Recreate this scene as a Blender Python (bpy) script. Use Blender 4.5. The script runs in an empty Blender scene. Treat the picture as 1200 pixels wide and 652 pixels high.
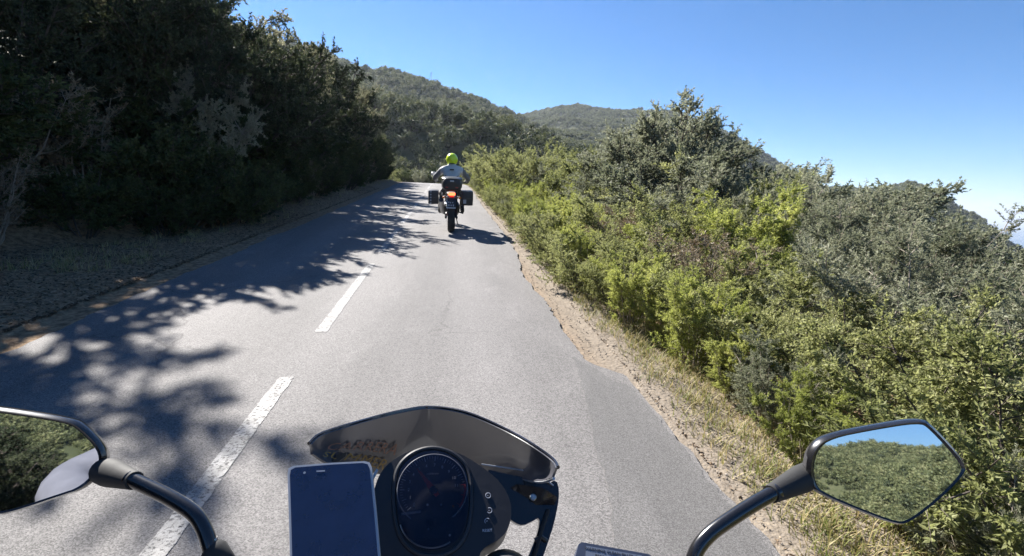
import bpy, bmesh, math, random
import numpy as np
from mathutils import Vector, Matrix, noise as mnoise

R = math.radians
scene = bpy.context.scene
C = scene.collection

# ------------------------------------------------------------------ camera
UPc = Vector((math.tan(R(2.0)), 1.0, 0.148)).normalized()          # world up seen in the camera's axes
RDc = Vector((-75, 136, -600)).normalized()                       # road direction in the camera's axes
GR = RDc.dot(UPc); Yc = (RDc - UPc * GR).normalized(); Xc = Yc.cross(UPc)
GRADE = GR / math.sqrt(1 - GR * GR)                               # uphill grade of the road
CROT = Matrix((Xc, Yc, UPc))
CAM = Vector((0, 0, 1.6))
cd = bpy.data.cameras.new('camera'); cam = bpy.data.objects.new('camera', cd); C.objects.link(cam)
cam.matrix_world = Matrix.Translation(CAM) @ CROT.to_4x4()
cd.sensor_width = 36; cd.lens = 18; cd.clip_start = 0.02; cd.clip_end = 60000
scene.camera = cam

# ------------------------------------------------------------------ light
SUN = Vector((-0.66, 1.06, 1.0)).normalized()                     # direction towards the sun
w = bpy.data.worlds.new('World'); scene.world = w; w.use_nodes = True
nt = w.node_tree; bg = nt.nodes['Background']
sky = nt.nodes.new('ShaderNodeTexSky'); sky.sky_type = 'NISHITA'; sky.sun_disc = False
sky.sun_elevation = math.asin(SUN.z); sky.sun_rotation = math.atan2(SUN.x, SUN.y)
sky.altitude = 2500; sky.air_density = 1.0; sky.dust_density = 0.0; sky.ozone_density = 5.0
hs_ = nt.nodes.new('ShaderNodeHueSaturation'); hs_.inputs['Saturation'].default_value = 1.22; nt.links.new(sky.outputs[0], hs_.inputs['Color']); nt.links.new(hs_.outputs[0], bg.inputs[0]); bg.inputs[1].default_value = 0.05
sl = bpy.data.lights.new('sun', 'SUN'); sl.energy = 4.8; sl.angle = R(0.55); sl.color = (1, .955, .89)
so = bpy.data.objects.new('sun', sl); C.objects.link(so)
so.rotation_euler = SUN.to_track_quat('Z', 'Y').to_euler(); so.location = (0, 0, 60)
scene.view_settings.view_transform = 'Standard'; scene.view_settings.look = 'None'
scene.view_settings.exposure = 1.75; scene.view_settings.gamma = 1
scene.render.engine = 'CYCLES'
scene.cycles.transparent_max_bounces = 8; scene.cycles.max_bounces = 6; scene.cycles.diffuse_bounces = 2; scene.cycles.glossy_bounces = 3; scene.cycles.transmission_bounces = 3; scene.cycles.volume_bounces = 0

# ------------------------------------------------------------------ helpers
def tag(o, label=None, cat=None, group=None, kind=None):
    if label: o['label'] = label
    if cat: o['category'] = cat
    if group: o['group'] = group
    if kind: o['kind'] = kind
    return o
def empty(name, loc=(0, 0, 0), rot=(0, 0, 0)):
    o = bpy.data.objects.new(name, None); C.objects.link(o); o.location = loc; o.rotation_euler = rot
    o.empty_display_size = .1
    return o
def link_mesh(name, me, parent=None, mat=None):
    o = bpy.data.objects.new(name, me); C.objects.link(o)
    if parent: o.parent = parent
    if mat: me.materials.append(mat)
    return o
def np_mesh(name, verts, quads, mats=(), attrs=None, smooth=False, tris=None):
    me = bpy.data.meshes.new(name)
    verts = np.asarray(verts, np.float32)
    nq = 0 if quads is None else len(quads); ntr = 0 if tris is None else len(tris)
    idx = []
    if nq: idx.append(np.asarray(quads, np.int32).ravel())
    if ntr: idx.append(np.asarray(tris, np.int32).ravel())
    idx = np.concatenate(idx)
    me.vertices.add(len(verts)); me.vertices.foreach_set('co', verts.ravel())
    me.loops.add(len(idx)); me.loops.foreach_set('vertex_index', idx)
    me.polygons.add(nq + ntr)
    st = np.concatenate([np.arange(nq) * 4, nq * 4 + np.arange(ntr) * 3]).astype(np.int32)
    me.polygons.foreach_set('loop_start', st)
    me.polygons.foreach_set('use_smooth', np.full(nq + ntr, bool(smooth)))
    for k, v in (attrs or {}).items():
        a = me.attributes.new(k, 'FLOAT', 'POINT'); a.data.foreach_set('value', np.asarray(v, np.float32))
    for m in mats: me.materials.append(m)
    me.update(calc_edges=True)
    return me
def bm_obj(name, bm, mat=None, parent=None, smooth=False):
    me = bpy.data.meshes.new(name)
    bmesh.ops.recalc_face_normals(bm, faces=bm.faces[:])
    bm.to_mesh(me); bm.free()
    if smooth:
        me.polygons.foreach_set('use_smooth', [True] * len(me.polygons))
        me.set_sharp_from_angle(angle=R(38))
    return link_mesh(name, me, parent, mat)

# ------------------------------------------------------------------ materials
def mat(name, col, rough=.6, metal=0, noise=0, nscale=30, bump=0, coat=0, spec=.5, emis=None):
    m = bpy.data.materials.new(name); m.use_nodes = True; t = m.node_tree; b = t.nodes['Principled BSDF']
    b.inputs['Base Color'].default_value = (*col, 1); b.inputs['Roughness'].default_value = rough
    b.inputs['Metallic'].default_value = metal; b.inputs['Coat Weight'].default_value = coat
    b.inputs['Specular IOR Level'].default_value = spec
    if emis: b.inputs['Emission Color'].default_value = (*emis[0], 1); b.inputs['Emission Strength'].default_value = emis[1]
    if noise or bump:
        tc = t.nodes.new('ShaderNodeTexCoord'); n = t.nodes.new('ShaderNodeTexNoise')
        n.inputs['Scale'].default_value = nscale; n.inputs['Detail'].default_value = 6; n.inputs['Roughness'].default_value = .65
        t.links.new(tc.outputs['Object'], n.inputs['Vector'])
        if noise:
            r = t.nodes.new('ShaderNodeMapRange'); r.inputs[1].default_value = .25; r.inputs[2].default_value = .75
            r.inputs[3].default_value = 1 - noise; r.inputs[4].default_value = 1 + noise
            t.links.new(n.outputs[0], r.inputs[0])
            mx = t.nodes.new('ShaderNodeVectorMath'); mx.operation = 'SCALE'; mx.inputs[0].default_value = col
            t.links.new(r.outputs[0], mx.inputs['Scale']); t.links.new(mx.outputs[0], b.inputs['Base Color'])
            r2 = t.nodes.new('ShaderNodeMapRange'); r2.inputs[3].default_value = max(0.02, rough - .12); r2.inputs[4].default_value = min(1, rough + .12)
            t.links.new(n.outputs[0], r2.inputs[0]); t.links.new(r2.outputs[0], b.inputs['Roughness'])
        if bump:
            bp = t.nodes.new('ShaderNodeBump'); bp.inputs['Strength'].default_value = bump; bp.inputs['Distance'].default_value = .002
            t.links.new(n.outputs[0], bp.inputs['Height']); t.links.new(bp.outputs[0], b.inputs['Normal'])
    return m

def leaf_mat(name, cols, trans=.28, rough=.55):
    """cols: dark, mid, light base colours picked by the per leaf 'tint' plus a per plant random"""
    m = bpy.data.materials.new(name); m.use_nodes = True; t = m.node_tree; N = t.nodes; L = t.links
    b = N['Principled BSDF']; out = N['Material Output']
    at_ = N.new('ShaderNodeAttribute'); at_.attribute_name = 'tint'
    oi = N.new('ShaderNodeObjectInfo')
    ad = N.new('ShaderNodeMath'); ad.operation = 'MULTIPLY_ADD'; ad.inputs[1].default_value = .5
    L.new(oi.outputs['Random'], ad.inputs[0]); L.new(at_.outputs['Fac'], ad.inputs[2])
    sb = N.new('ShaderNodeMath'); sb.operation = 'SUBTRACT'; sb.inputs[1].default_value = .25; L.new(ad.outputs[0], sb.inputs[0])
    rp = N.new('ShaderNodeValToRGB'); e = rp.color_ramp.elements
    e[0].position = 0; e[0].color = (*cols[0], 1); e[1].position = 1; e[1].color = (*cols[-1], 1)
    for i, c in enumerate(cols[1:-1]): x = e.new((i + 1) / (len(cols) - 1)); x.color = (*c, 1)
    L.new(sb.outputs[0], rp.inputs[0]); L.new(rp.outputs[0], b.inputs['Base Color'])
    b.inputs['Roughness'].default_value = rough; b.inputs['Specular IOR Level'].default_value = .2
    tr = N.new('ShaderNodeBsdfTranslucent'); hs = N.new('ShaderNodeHueSaturation'); hs.inputs['Value'].default_value = 1.25; hs.inputs['Saturation'].default_value = 1.1
    L.new(rp.outputs[0], hs.inputs['Color']); L.new(hs.outputs[0], tr.inputs[0])
    mx = N.new('ShaderNodeMixShader'); mx.inputs[0].default_value = trans
    L.new(b.outputs[0], mx.inputs[1]); L.new(tr.outputs[0], mx.inputs[2]); L.new(mx.outputs[0], out.inputs[0])
    return m

M = {}
M['bark'] = mat('bark', (.075, .06, .05), .9, noise=.35, nscale=9, bump=.6)
M['paletwig'] = mat('pale_twig', (.30, .26, .21), .9, noise=.25, nscale=9)
M['oak'] = leaf_mat('holm_oak_leaves', [(.022, .032, .018), (.042, .055, .028), (.07, .083, .042), (.11, .12, .065)], .16, .7)
M['sunlitoak'] = leaf_mat('pale_oak_leaves', [(.10, .105, .06), (.18, .18, .11), (.26, .255, .16), (.36, .345, .23)], .35)  # lighter olive copy of the oak leaves, sunlight on the crowns put into the colour
M['arbutus'] = leaf_mat('arbutus_leaves', [(.02, .032, .013), (.045, .066, .022), (.085, .105, .038), (.14, .15, .06)], .22)
M['heath'] = leaf_mat('heath_leaves', [(.17, .195, .06), (.27, .30, .09), (.37, .39, .13), (.46, .46, .20)], .48)
M['mastic'] = leaf_mat('mastic_leaves', [(.155, .17, .07), (.235, .25, .105), (.315, .325, .15), (.40, .40, .22)], .46)
M['greyleaf'] = leaf_mat('grey_green_leaves', [(.13, .145, .09), (.20, .212, .14), (.27, .28, .19), (.36, .36, .27)], .38)
M['dryleaf'] = leaf_mat('dry_brown_leaves', [(.14, .085, .055), (.19, .14, .09), (.25, .20, .13), (.32, .27, .19)], .2)
M['paleleaf'] = leaf_mat('pale_olive_leaves', [(.15, .15, .10), (.23, .225, .15), (.30, .29, .20), (.38, .36, .26)], .25)  # pale by nature, lightened further in place of sun on the crown
M['hill'] = leaf_mat('hill_scrub_leaves', [(.055, .068, .036), (.12, .138, .062), (.185, .198, .088), (.26, .255, .13)], .15)
M['grass'] = leaf_mat('verge_grass', [(.11, .15, .035), (.20, .21, .07), (.38, .31, .16), (.50, .42, .25)], .3)
M['litter'] = leaf_mat('leaf_litter', [(.07, .045, .03), (.15, .105, .07), (.26, .19, .125), (.40, .31, .22)], .1)

# ------------------------------------------------------------------ road and terrain functions
XC = -1.15; RAD = 32.0; YB = 40.0; HW = 2.6
def road_z(s):
    s = np.asarray(s, float)
    return np.where(s < 34, GRADE * s, GRADE * 34 + GRADE * 14 * (1 - np.exp(-np.maximum(s - 34, 0) / 14)))
def us(x, y):
    x = np.asarray(x, float); y = np.asarray(y, float)
    cx = XC - RAD; dx = x - cx; dy = y - YB
    rho = np.hypot(dx, dy); ang = np.clip(np.arctan2(dy, dx), 0, 2.6)
    u = np.where(y < YB, x - XC, rho - RAD); s = np.where(y < YB, y, YB + RAD * ang)
    return u, s
def sstep(a, b, v):
    t = np.clip((v - a) / (b - a), 0, 1); return t * t * (3 - 2 * t)
_rs = np.random.RandomState(5)
_fb = [(_rs.uniform(-1, 1, 2) * f, _rs.uniform(0, 6.28), 1 / f ** .9) for f in (.25, .31, .5, .66, .9, 1.3, 1.7, 2.4, 3.3, 4.5, 6.1, 8.5) for _ in range(2)]
def fbm(x, y, scale):
    r = 0
    for k, p, a in _fb:
        r = r + a * np.sin((x * k[0] + y * k[1]) / scale * 6.28 + p + 1.3 * np.sin((x * k[1] - y * k[0]) / scale * 4 + p))
    return r / 4.5
# crest heights (as tangent of elevation) against azimuth in degrees, clockwise from the road
AZ_A = [-180, -120, -60, -30, -10.5, -2.4, 3.3, 8.5, 15, 22, 30, 42, 60, 100, 130, 150, 180]
E_A = [.04, .16, .26, .27, .213, .196, .175, .155, .115, .06, .02, -.06, -.12, -.12, .0, .04, .04]
AZ_B = [-180, -30, -5, 3.3, 8.5, 11.6, 13.5, 16.6, 20, 24, 29.7, 33.7, 36.5, 38.5, 41.4, 43.5, 44.8, 46.5, 48.3, 49.8, 52, 60, 120, 180]
E_B = [0, .1, .13, .150, .160, .176, .179, .172, .169, .165, .125, .082, .05, .040, .040, .046, .050, .034, .004, -.012, -.05, -.1, -.1, 0]
AZ_C = [-180, -60, -20, -7.8, -.2, 7.1, 11.6, 16.6, 24, 33, 45, 90, 120, 140, 160, 180]
E_C = [.045, .2, .2, .168, .150, .128, .112, .085, .03, -.06, -.12, -.12, .0, .04, .045, .045]
def layer(az, r, A, E, r0, RR, z0, fall):
    e = np.interp(az, A, E); t = np.clip((r - r0) / (RR - r0), 0, 1)
    top = e * RR + 1.6
    up = z0 + (top - z0) * (t ** .85)
    return np.where(r < RR, up, top - (r - RR) * fall)
def height(x, y):
    x = np.asarray(x, float); y = np.asarray(y, float)
    u, s = us(x, y); zr = road_z(s)
    vl = np.maximum(-HW - u, 0); vr = np.maximum(u - HW, 0)
    vl = np.maximum(vl - (vl > 0) * 1.75 * (1 - sstep(7.5, 12.5, y)), .25 * vl)
    left = .07 * np.minimum(vl, 1.3) + .55 * np.clip(vl - 1.3, 0, 7) + .25 * np.maximum(vl - 8.3, 0) * np.clip(1 - vl / 80, .1, 1)
    right = -.02 * vr - .13 * np.clip(vr - .6, 0, 5) - .30 * np.maximum(vr - 5.6, 0)
    rough = (fbm(x, y, 2.2) * .05 + fbm(x + 9, y, .5) * .012) * sstep(.05, .8, vl + vr)
    near = zr + left + np.maximum(right, -40) + rough
    near = np.where((u > -HW - .02) & (u < HW + .02), zr - .03, near)
    near = near - .0 + np.where((vr > 0) & (vr < .5), -.005, 0)
    r = np.hypot(x, y); az = np.degrees(np.arctan2(x, y))
    zv = np.interp(az, [-180, -30, 0, 12, 25, 45, 110, 150, 180], [0, 8, 4, 2, -8, -14, -14, 0, 0])
    c_ = layer(az, r, AZ_C, E_C, 50, 170, zv, .35)
    a_ = layer(az, r, AZ_A, E_A, 110, 340, zv, .3)
    b_ = layer(az, r, AZ_B, E_B, 200, 760, zv - 10, .16)
    far = np.maximum(np.maximum(a_, b_), c_)
    far = far + fbm(x, y, 60) * np.clip(r / 340, 0, 1) * 3.0 + fbm(x + 50, y, 17) * np.clip(r / 340, .1, 1) * 1.0
    far = np.maximum(far, -160)
    d = np.maximum(np.abs(u) - 10, 0)
    wt = sstep(2, 46, d)
    wt = np.where((y < 40) & (u < 0), sstep(25, 80, d), wt)
    wt = np.where(r > 130, np.maximum(wt, sstep(130, 170, r)), wt)
    return near * (1 - wt) + far * wt
def hz(x, y): return float(height(x, y))
# ------------------------------------------------------------------ ground sheet
def gnode_color_mix(t, fac, a, b):
    n = t.nodes.new('ShaderNodeMix'); n.data_type = 'RGBA'
    for s, v in ((n.inputs[0], fac), (n.inputs[6], a), (n.inputs[7], b)):
        if isinstance(v, (tuple, float, int)): s.default_value = (*v, 1) if isinstance(v, tuple) else v
        else: t.links.new(v, s)
    return n.outputs[2]
def noise_out(t, vec, scale, detail=6, rough=.6, lo=.35, hi=.65, stretch=None):
    if stretch:
        mp = t.nodes.new('ShaderNodeMapping'); mp.inputs['Scale'].default_value = stretch; t.links.new(vec, mp.inputs[0]); vec = mp.outputs[0]
    n = t.nodes.new('ShaderNodeTexNoise'); n.inputs['Scale'].default_value = scale; n.inputs['Detail'].default_value = detail
    n.inputs['Roughness'].default_value = rough; t.links.new(vec, n.inputs['Vector'])
    r = t.nodes.new('ShaderNodeMapRange'); r.inputs[1].default_value = lo; r.inputs[2].default_value = hi; t.links.new(n.outputs[0], r.inputs[0])
    return r.outputs[0]
def ground_mat():
    m = bpy.data.materials.new('earth'); m.use_nodes = True; t = m.node_tree; b = t.nodes['Principled BSDF']
    tc = t.nodes.new('ShaderNodeTexCoord'); P = tc.outputs['Object']
    va = t.nodes.new('ShaderNodeAttribute'); va.attribute_name = 'verge'
    ha = t.nodes.new('ShaderNodeAttribute'); ha.attribute_name = 'hillside'
    lf = t.nodes.new('ShaderNodeAttribute'); lf.attribute_name = 'leftside'
    litter = gnode_color_mix(t, noise_out(t, P, 14), (.14, .088, .05), (.36, .25, .15))
    sand = gnode_color_mix(t, noise_out(t, P, 9), (.15, .122, .09), (.27, .222, .165))
    sand = gnode_color_mix(t, noise_out(t, P, 90, lo=.4, hi=.62), (.21, .18, .15), sand)
    near = gnode_color_mix(t, va.outputs['Fac'], litter, sand)
    hill = gnode_color_mix(t, noise_out(t, P, .12, lo=.42, hi=.6), (.06, .068, .036), (.115, .115, .062))
    hill = gnode_color_mix(t, noise_out(t, P, .7, lo=.3, hi=.7), hill, (.06, .07, .03))
    col = gnode_color_mix(t, ha.outputs['Fac'], near, hill)
    t.links.new(col, b.inputs['Base Color']); b.inputs['Roughness'].default_value = .95; b.inputs['Specular IOR Level'].default_value = .2
    n = t.nodes.new('ShaderNodeTexNoise'); n.inputs['Scale'].default_value = 40; n.inputs['Detail'].default_value = 8; t.links.new(P, n.inputs['Vector'])
    bp = t.nodes.new('ShaderNodeBump'); bp.inputs['Strength'].default_value = .8; bp.inputs['Distance'].default_value = .02
    t.links.new(n.outputs[0], bp.inputs['Height']); t.links.new(bp.outputs[0], b.inputs['Normal'])
    return m
def build_ground():
    nr, na = 320, 760
    rr = .35 * np.exp(np.arange(nr) / (nr - 1) * math.log(7000 / .35)); aa = np.linspace(-math.pi, math.pi, na, endpoint=False)
    RR, AA = np.meshgrid(rr, aa, indexing='ij'); X = RR * np.sin(AA); Y = RR * np.cos(AA); Z = height(X, Y)
    V = np.stack([X, Y, Z], -1).reshape(-1, 3)
    V = np.vstack([V, [[0, 0, hz(0, 0)]]])
    i = np.arange(nr - 1)[:, None] * na; j = np.arange(na)[None]; j2 = (j + 1) % na
    Q = np.stack([i + j, i + na + j, i + na + j2, i + j2], -1).reshape(-1, 4)
    T = np.stack([np.full(na, nr * na), np.arange(na), (np.arange(na) + 1) % na], -1)
    u, s = us(V[:, 0], V[:, 1]); r = np.hypot(V[:, 0], V[:, 1])
    verge = (sstep(HW - .6, HW, u) * (1 - sstep(HW + .45, HW + 1.0, u + fbm(V[:, 0], V[:, 1], 1.5) * .25)))
    hs = np.maximum(sstep(35, 60, r), sstep(8, 16, np.abs(u)))
    me = np_mesh('ground', V, Q, [ground_mat()], dict(verge=verge, hillside=hs, leftside=(u < 0).astype(float)), True, T)
    tag(link_mesh('ground', me), kind='structure')
build_ground()

# sea
def build_sea():
    m = bpy.data.materials.new('sea_water'); m.use_nodes = True; b = m.node_tree.nodes['Principled BSDF']
    b.inputs['Base Color'].default_value = (.01, .045, .09, 1); b.inputs['Roughness'].default_value = .22
    t = m.node_tree; tc = t.nodes.new('ShaderNodeTexCoord'); n = t.nodes.new('ShaderNodeTexNoise'); n.inputs['Scale'].default_value = .15; n.inputs['Detail'].default_value = 8
    t.links.new(tc.outputs['Object'], n.inputs['Vector']); bp = t.nodes.new('ShaderNodeBump'); bp.inputs['Strength'].default_value = .5; bp.inputs['Distance'].default_value = .5
    t.links.new(n.outputs[0], bp.inputs['Height']); t.links.new(bp.outputs[0], b.inputs['Normal'])
    nr, na = 24, 96
    rr = 400 * np.exp(np.arange(nr) / (nr - 1) * math.log(30000 / 400)); aa = np.linspace(0, 2 * math.pi, na, endpoint=False)
    RR, AA = np.meshgrid(rr, aa, indexing='ij')
    V = np.stack([RR * np.sin(AA), RR * np.cos(AA), np.full_like(RR, -115)], -1).reshape(-1, 3)
    i = np.arange(nr - 1)[:, None] * na; j = np.arange(na)[None]; j2 = (j + 1) % na
    Q = np.stack([i + j, i + na + j, i + na + j2, i + j2], -1).reshape(-1, 4)
    tag(link_mesh('sea', np_mesh('sea', V, Q, [m])), kind='structure')
build_sea()

# road surface
def asphalt_mat(name, a, b_, stonescale=170, worn=True):
    m = bpy.data.materials.new(name); m.use_nodes = True; t = m.node_tree; b = t.nodes['Principled BSDF']
    tc = t.nodes.new('ShaderNodeTexCoord'); P = tc.outputs['Object']
    big = noise_out(t, P, .8, 5, lo=.3, hi=.7, stretch=(1.6, .5, 1))
    col = gnode_color_mix(t, big, a, b_)
    streak = noise_out(t, P, 5, 5, .7, lo=.3, hi=.7, stretch=(2.6, .35, 1))          # tyre wear runs along the road
    f = t.nodes.new('ShaderNodeMath'); f.operation = 'MULTIPLY'; f.inputs[1].default_value = .32; t.links.new(streak, f.inputs[0])
    col = gnode_color_mix(t, f.outputs[0], col, tuple(x * .70 for x in a))
    st = noise_out(t, P, 2.2, 6, .7, lo=.55, hi=.75, stretch=(1, .6, 1)); f2 = t.nodes.new('ShaderNodeMath'); f2.operation = 'MULTIPLY'; f2.inputs[1].default_value = .45; t.links.new(st, f2.inputs[0])
    col = gnode_color_mix(t, f2.outputs[0], col, tuple(x * 1.35 for x in b_))
    sx = t.nodes.new('ShaderNodeSeparateXYZ'); t.links.new(P, sx.inputs[0]); wv = t.nodes.new('ShaderNodeMath'); wv.operation = 'MULTIPLY_ADD'; wv.inputs[1].default_value = 4.6; wv.inputs[2].default_value = .1; t.links.new(sx.outputs[0], wv.inputs[0])
    sn = t.nodes.new('ShaderNodeMath'); sn.operation = 'SINE'; t.links.new(wv.outputs[0], sn.inputs[0]); f3 = t.nodes.new('ShaderNodeMapRange'); f3.inputs[1].default_value = -.2; f3.inputs[3].default_value = 0; f3.inputs[4].default_value = .34; t.links.new(sn.outputs[0], f3.inputs[0])
    col = gnode_color_mix(t, f3.outputs[0], col, tuple(x * 1.3 for x in b_))                 # polished wheel tracks
    vc = t.nodes.new('ShaderNodeTexVoronoi'); vc.feature = 'DISTANCE_TO_EDGE'; vc.inputs['Scale'].default_value = .55
    nw = t.nodes.new('ShaderNodeTexNoise'); nw.inputs['Scale'].default_value = 2.5; nw.inputs['Detail'].default_value = 6; t.links.new(P, nw.inputs['Vector'])
    va = t.nodes.new('ShaderNodeMix'); va.data_type = 'VECTOR'; va.inputs[0].default_value = .35; t.links.new(P, va.inputs[4]); t.links.new(nw.outputs['Color'], va.inputs[5]); t.links.new(va.outputs[1], vc.inputs['Vector'])
    cr = t.nodes.new('ShaderNodeMapRange'); cr.inputs[1].default_value = 0; cr.inputs[2].default_value = .007; cr.inputs[3].default_value = .55; cr.inputs[4].default_value = 0; t.links.new(vc.outputs['Distance'], cr.inputs[0])
    ms = t.nodes.new('ShaderNodeMath'); ms.operation = 'MULTIPLY'; t.links.new(cr.outputs[0], ms.inputs[0]); t.links.new(noise_out(t, P, .5, 2, .5, .45, .6), ms.inputs[1])
    col = gnode_color_mix(t, ms.outputs[0], col, (.04, .038, .036))
    v = t.nodes.new('ShaderNodeTexVoronoi'); v.inputs['Scale'].default_value = stonescale; t.links.new(P, v.inputs['Vector'])
    r = t.nodes.new('ShaderNodeMapRange'); r.inputs[1].default_value = 0; r.inputs[2].default_value = 1; r.inputs[3].default_value = .55; r.inputs[4].default_value = 1.45
    sp = t.nodes.new('ShaderNodeSeparateColor'); t.links.new(v.outputs['Color'], sp.inputs[0]); t.links.new(sp.outputs[0], r.inputs[0])
    mx = t.nodes.new('ShaderNodeVectorMath'); mx.operation = 'SCALE'; t.links.new(col, mx.inputs[0]); t.links.new(r.outputs[0], mx.inputs['Scale'])
    t.links.new(mx.outputs[0], b.inputs['Base Color']); b.inputs['Roughness'].default_value = .82; b.inputs['Specular IOR Level'].default_value = .35
    bp = t.nodes.new('ShaderNodeBump'); bp.inputs['Strength'].default_value = .55; bp.inputs['Distance'].default_value = .004
    t.links.new(v.outputs['Distance'], bp.inputs['Height']); t.links.new(bp.outputs[0], b.inputs['Normal'])
    return m
def path_xy(u, s):
    u = np.asarray(u, float); s = np.asarray(s, float)
    a = np.maximum(s - YB, 0) / RAD; cx = XC - RAD
    x = np.where(s < YB, XC + u, cx + (RAD + u) * np.cos(a)); y = np.where(s < YB, s, YB + (RAD + u) * np.sin(a))
    return x, y
def sheet(name, s0, s1, ds, lo, hi, dz, mt, nu=9, skirt=0, kind='structure', label=None):
    S = np.arange(s0, s1 + ds / 2, ds); rows = []
    for s in S:
        a, b = lo(s), hi(s); U = np.linspace(a, b, nu)
        x, y = path_xy(U, np.full(nu, s)); z = float(road_z(s)) + dz
        row = [[x[0], y[0], z - skirt]] + [[x[k], y[k], z] for k in range(nu)] + [[x[-1], y[-1], z - skirt]] if skirt else [[x[k], y[k], z] for k in range(nu)]
        rows.append(row)
    A = np.array(rows); n = A.shape[1]; V = A.reshape(-1, 3)
    i = np.arange(len(S) - 1)[:, None] * n; j = np.arange(n - 1)[None]
    Q = np.stack([i + j, i + j + 1, i + n + j + 1, i + n + j], -1).reshape(-1, 4)
    o = link_mesh(name, np_mesh(name, V, Q, [mt])); o['kind'] = kind
    return o
def n1(s, f, seed=0): return mnoise.noise(Vector((s * f, seed * 7.3, 1.1)))
def right_edge(s):
    e = HW + .03 * n1(s, .6, 1) + .025 * n1(s, 3, 2) + .022 * n1(s, 11, 3) + .012 * n1(s, 27, 6)
    bite = .27 * float(sstep(3.7, 4.1, s)) * (1 - float(sstep(7.5, 12.5, s))) + .10 * float(sstep(10, 13, s)) * (1 - float(sstep(20, 30, s)))
    return e - bite * (1 + .25 * n1(s, 1.7, 4)) - (.02 * abs(n1(s, 5, 5)) if s > 3.9 else 0)
def left_edge(s): return -HW + .33 + .05 * n1(s, .5, 7) + .05 * n1(s, 2.3, 8) + .03 * n1(s, 7, 9)
A1 = asphalt_mat('asphalt', (.128, .123, .121), (.168, .160, .157))
sheet('road', -70, 110, .05, left_edge, right_edge, 0, A1, 7, .05)
A2 = asphalt_mat('asphalt_patch', (.112, .109, .108), (.140, .135, .133), 260)
sheet('road_patch', -14, 4.15, .04, lambda s: 2.25 - .16 * max(0, 4.1 - s) * (1 if s > .5 else .9) + .05 * n1(s, 2, 11) + .03 * n1(s, 9, 14) if s > -2 else 1.4,
      lambda s: min(2.56 + .04 * n1(s, 2.3, 12) + .03 * n1(s, 11, 13), right_edge(s) - .004) if s < 3.6 else 2.26 + .22 * (4.15 - s) / .55 + .02 * n1(s, 12, 15), .004, A2, 5)
# cracks sealed with bitumen near the right edge are real narrow ribbons
def paint_mat():
    m = bpy.data.materials.new('road_paint'); m.use_nodes = True; t = m.node_tree; b = t.nodes['Principled BSDF']
    tc = t.nodes.new('ShaderNodeTexCoord'); P = tc.outputs['Object']
    col = gnode_color_mix(t, noise_out(t, P, 6, 8, .75, .32, .55), (.14, .136, .132), (.30, .295, .29))
    t.links.new(col, b.inputs['Base Color']); b.inputs['Roughness'].default_value = .7
    n = noise_out(t, P, 45, 8, .8, .40, .49)
    tr = t.nodes.new('ShaderNodeBsdfTransparent'); mx = t.nodes.new('ShaderNodeMixShader')
    t.links.new(n, mx.inputs[0]); t.links.new(tr.outputs[0], mx.inputs[1]); t.links.new(b.outputs[0], mx.inputs[2])
    t.links.new(mx.outputs[0], t.nodes['Material Output'].inputs[0])
    return m
PM = paint_mat()
for k in range(-4, 12):
    a = .49 + 4.33 * k
    sheet('lane_marking', a, a + 3.3, .025, lambda s: -.052 + .008 * n1(s, 5, 21) + .006 * n1(s, 31, 23), lambda s: .052 + .008 * n1(s, 6, 22) + .006 * n1(s, 29, 24), .004, PM, 2)

# ------------------------------------------------------------------ plants
def unit(v): return v / np.maximum(np.linalg.norm(v, axis=-1, keepdims=True), 1e-9)
def tubes(P0, P1, r0, r1, sides=4):
    """tapered prisms between point arrays"""
    n = len(P0); d = unit(P1 - P0); ref = np.where(np.abs(d[:, 2:3]) > .9, [[1., 0, 0]], [[0, 0, 1.]])
    a = unit(np.cross(d, ref)); b = np.cross(d, a)
    ang = np.arange(sides) / sides * 2 * math.pi
    ring = a[:, None] * np.cos(ang)[None, :, None] + b[:, None] * np.sin(ang)[None, :, None]
    V = np.concatenate([P0[:, None] + ring * r0[:, None, None], P1[:, None] + ring * r1[:, None, None]], 1)
    base = np.arange(n)[:, None] * sides * 2; j = np.arange(sides)[None]; j2 = (j + 1) % sides
    Q = np.stack([base + j, base + j2, base + sides + j2, base + sides + j], -1).reshape(-1, 4)
    return V.reshape(-1, 3), Q
def leaves(P, D, rs, ln, wd, droop=0.0, bend=.15):
    """one rhombic leaf each, from point P along direction D"""
    n = len(P); side = unit(np.cross(D, rs.normal(size=(n, 3))))
    up = np.cross(side, D)
    l = ln * rs.uniform(.6, 1.25, (n, 1)); w_ = wd * rs.uniform(.7, 1.2, (n, 1))
    V = np.stack([P, P + D * l * .45 + side * w_ * .5 + up * l * bend * .4, P + D * l - np.array([0, 0, 1]) * l * droop, P + D * l * .45 - side * w_ * .5 + up * l * bend * .4], 1)
    return V.reshape(-1, 3), np.arange(n * 4).reshape(-1, 4)
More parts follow.
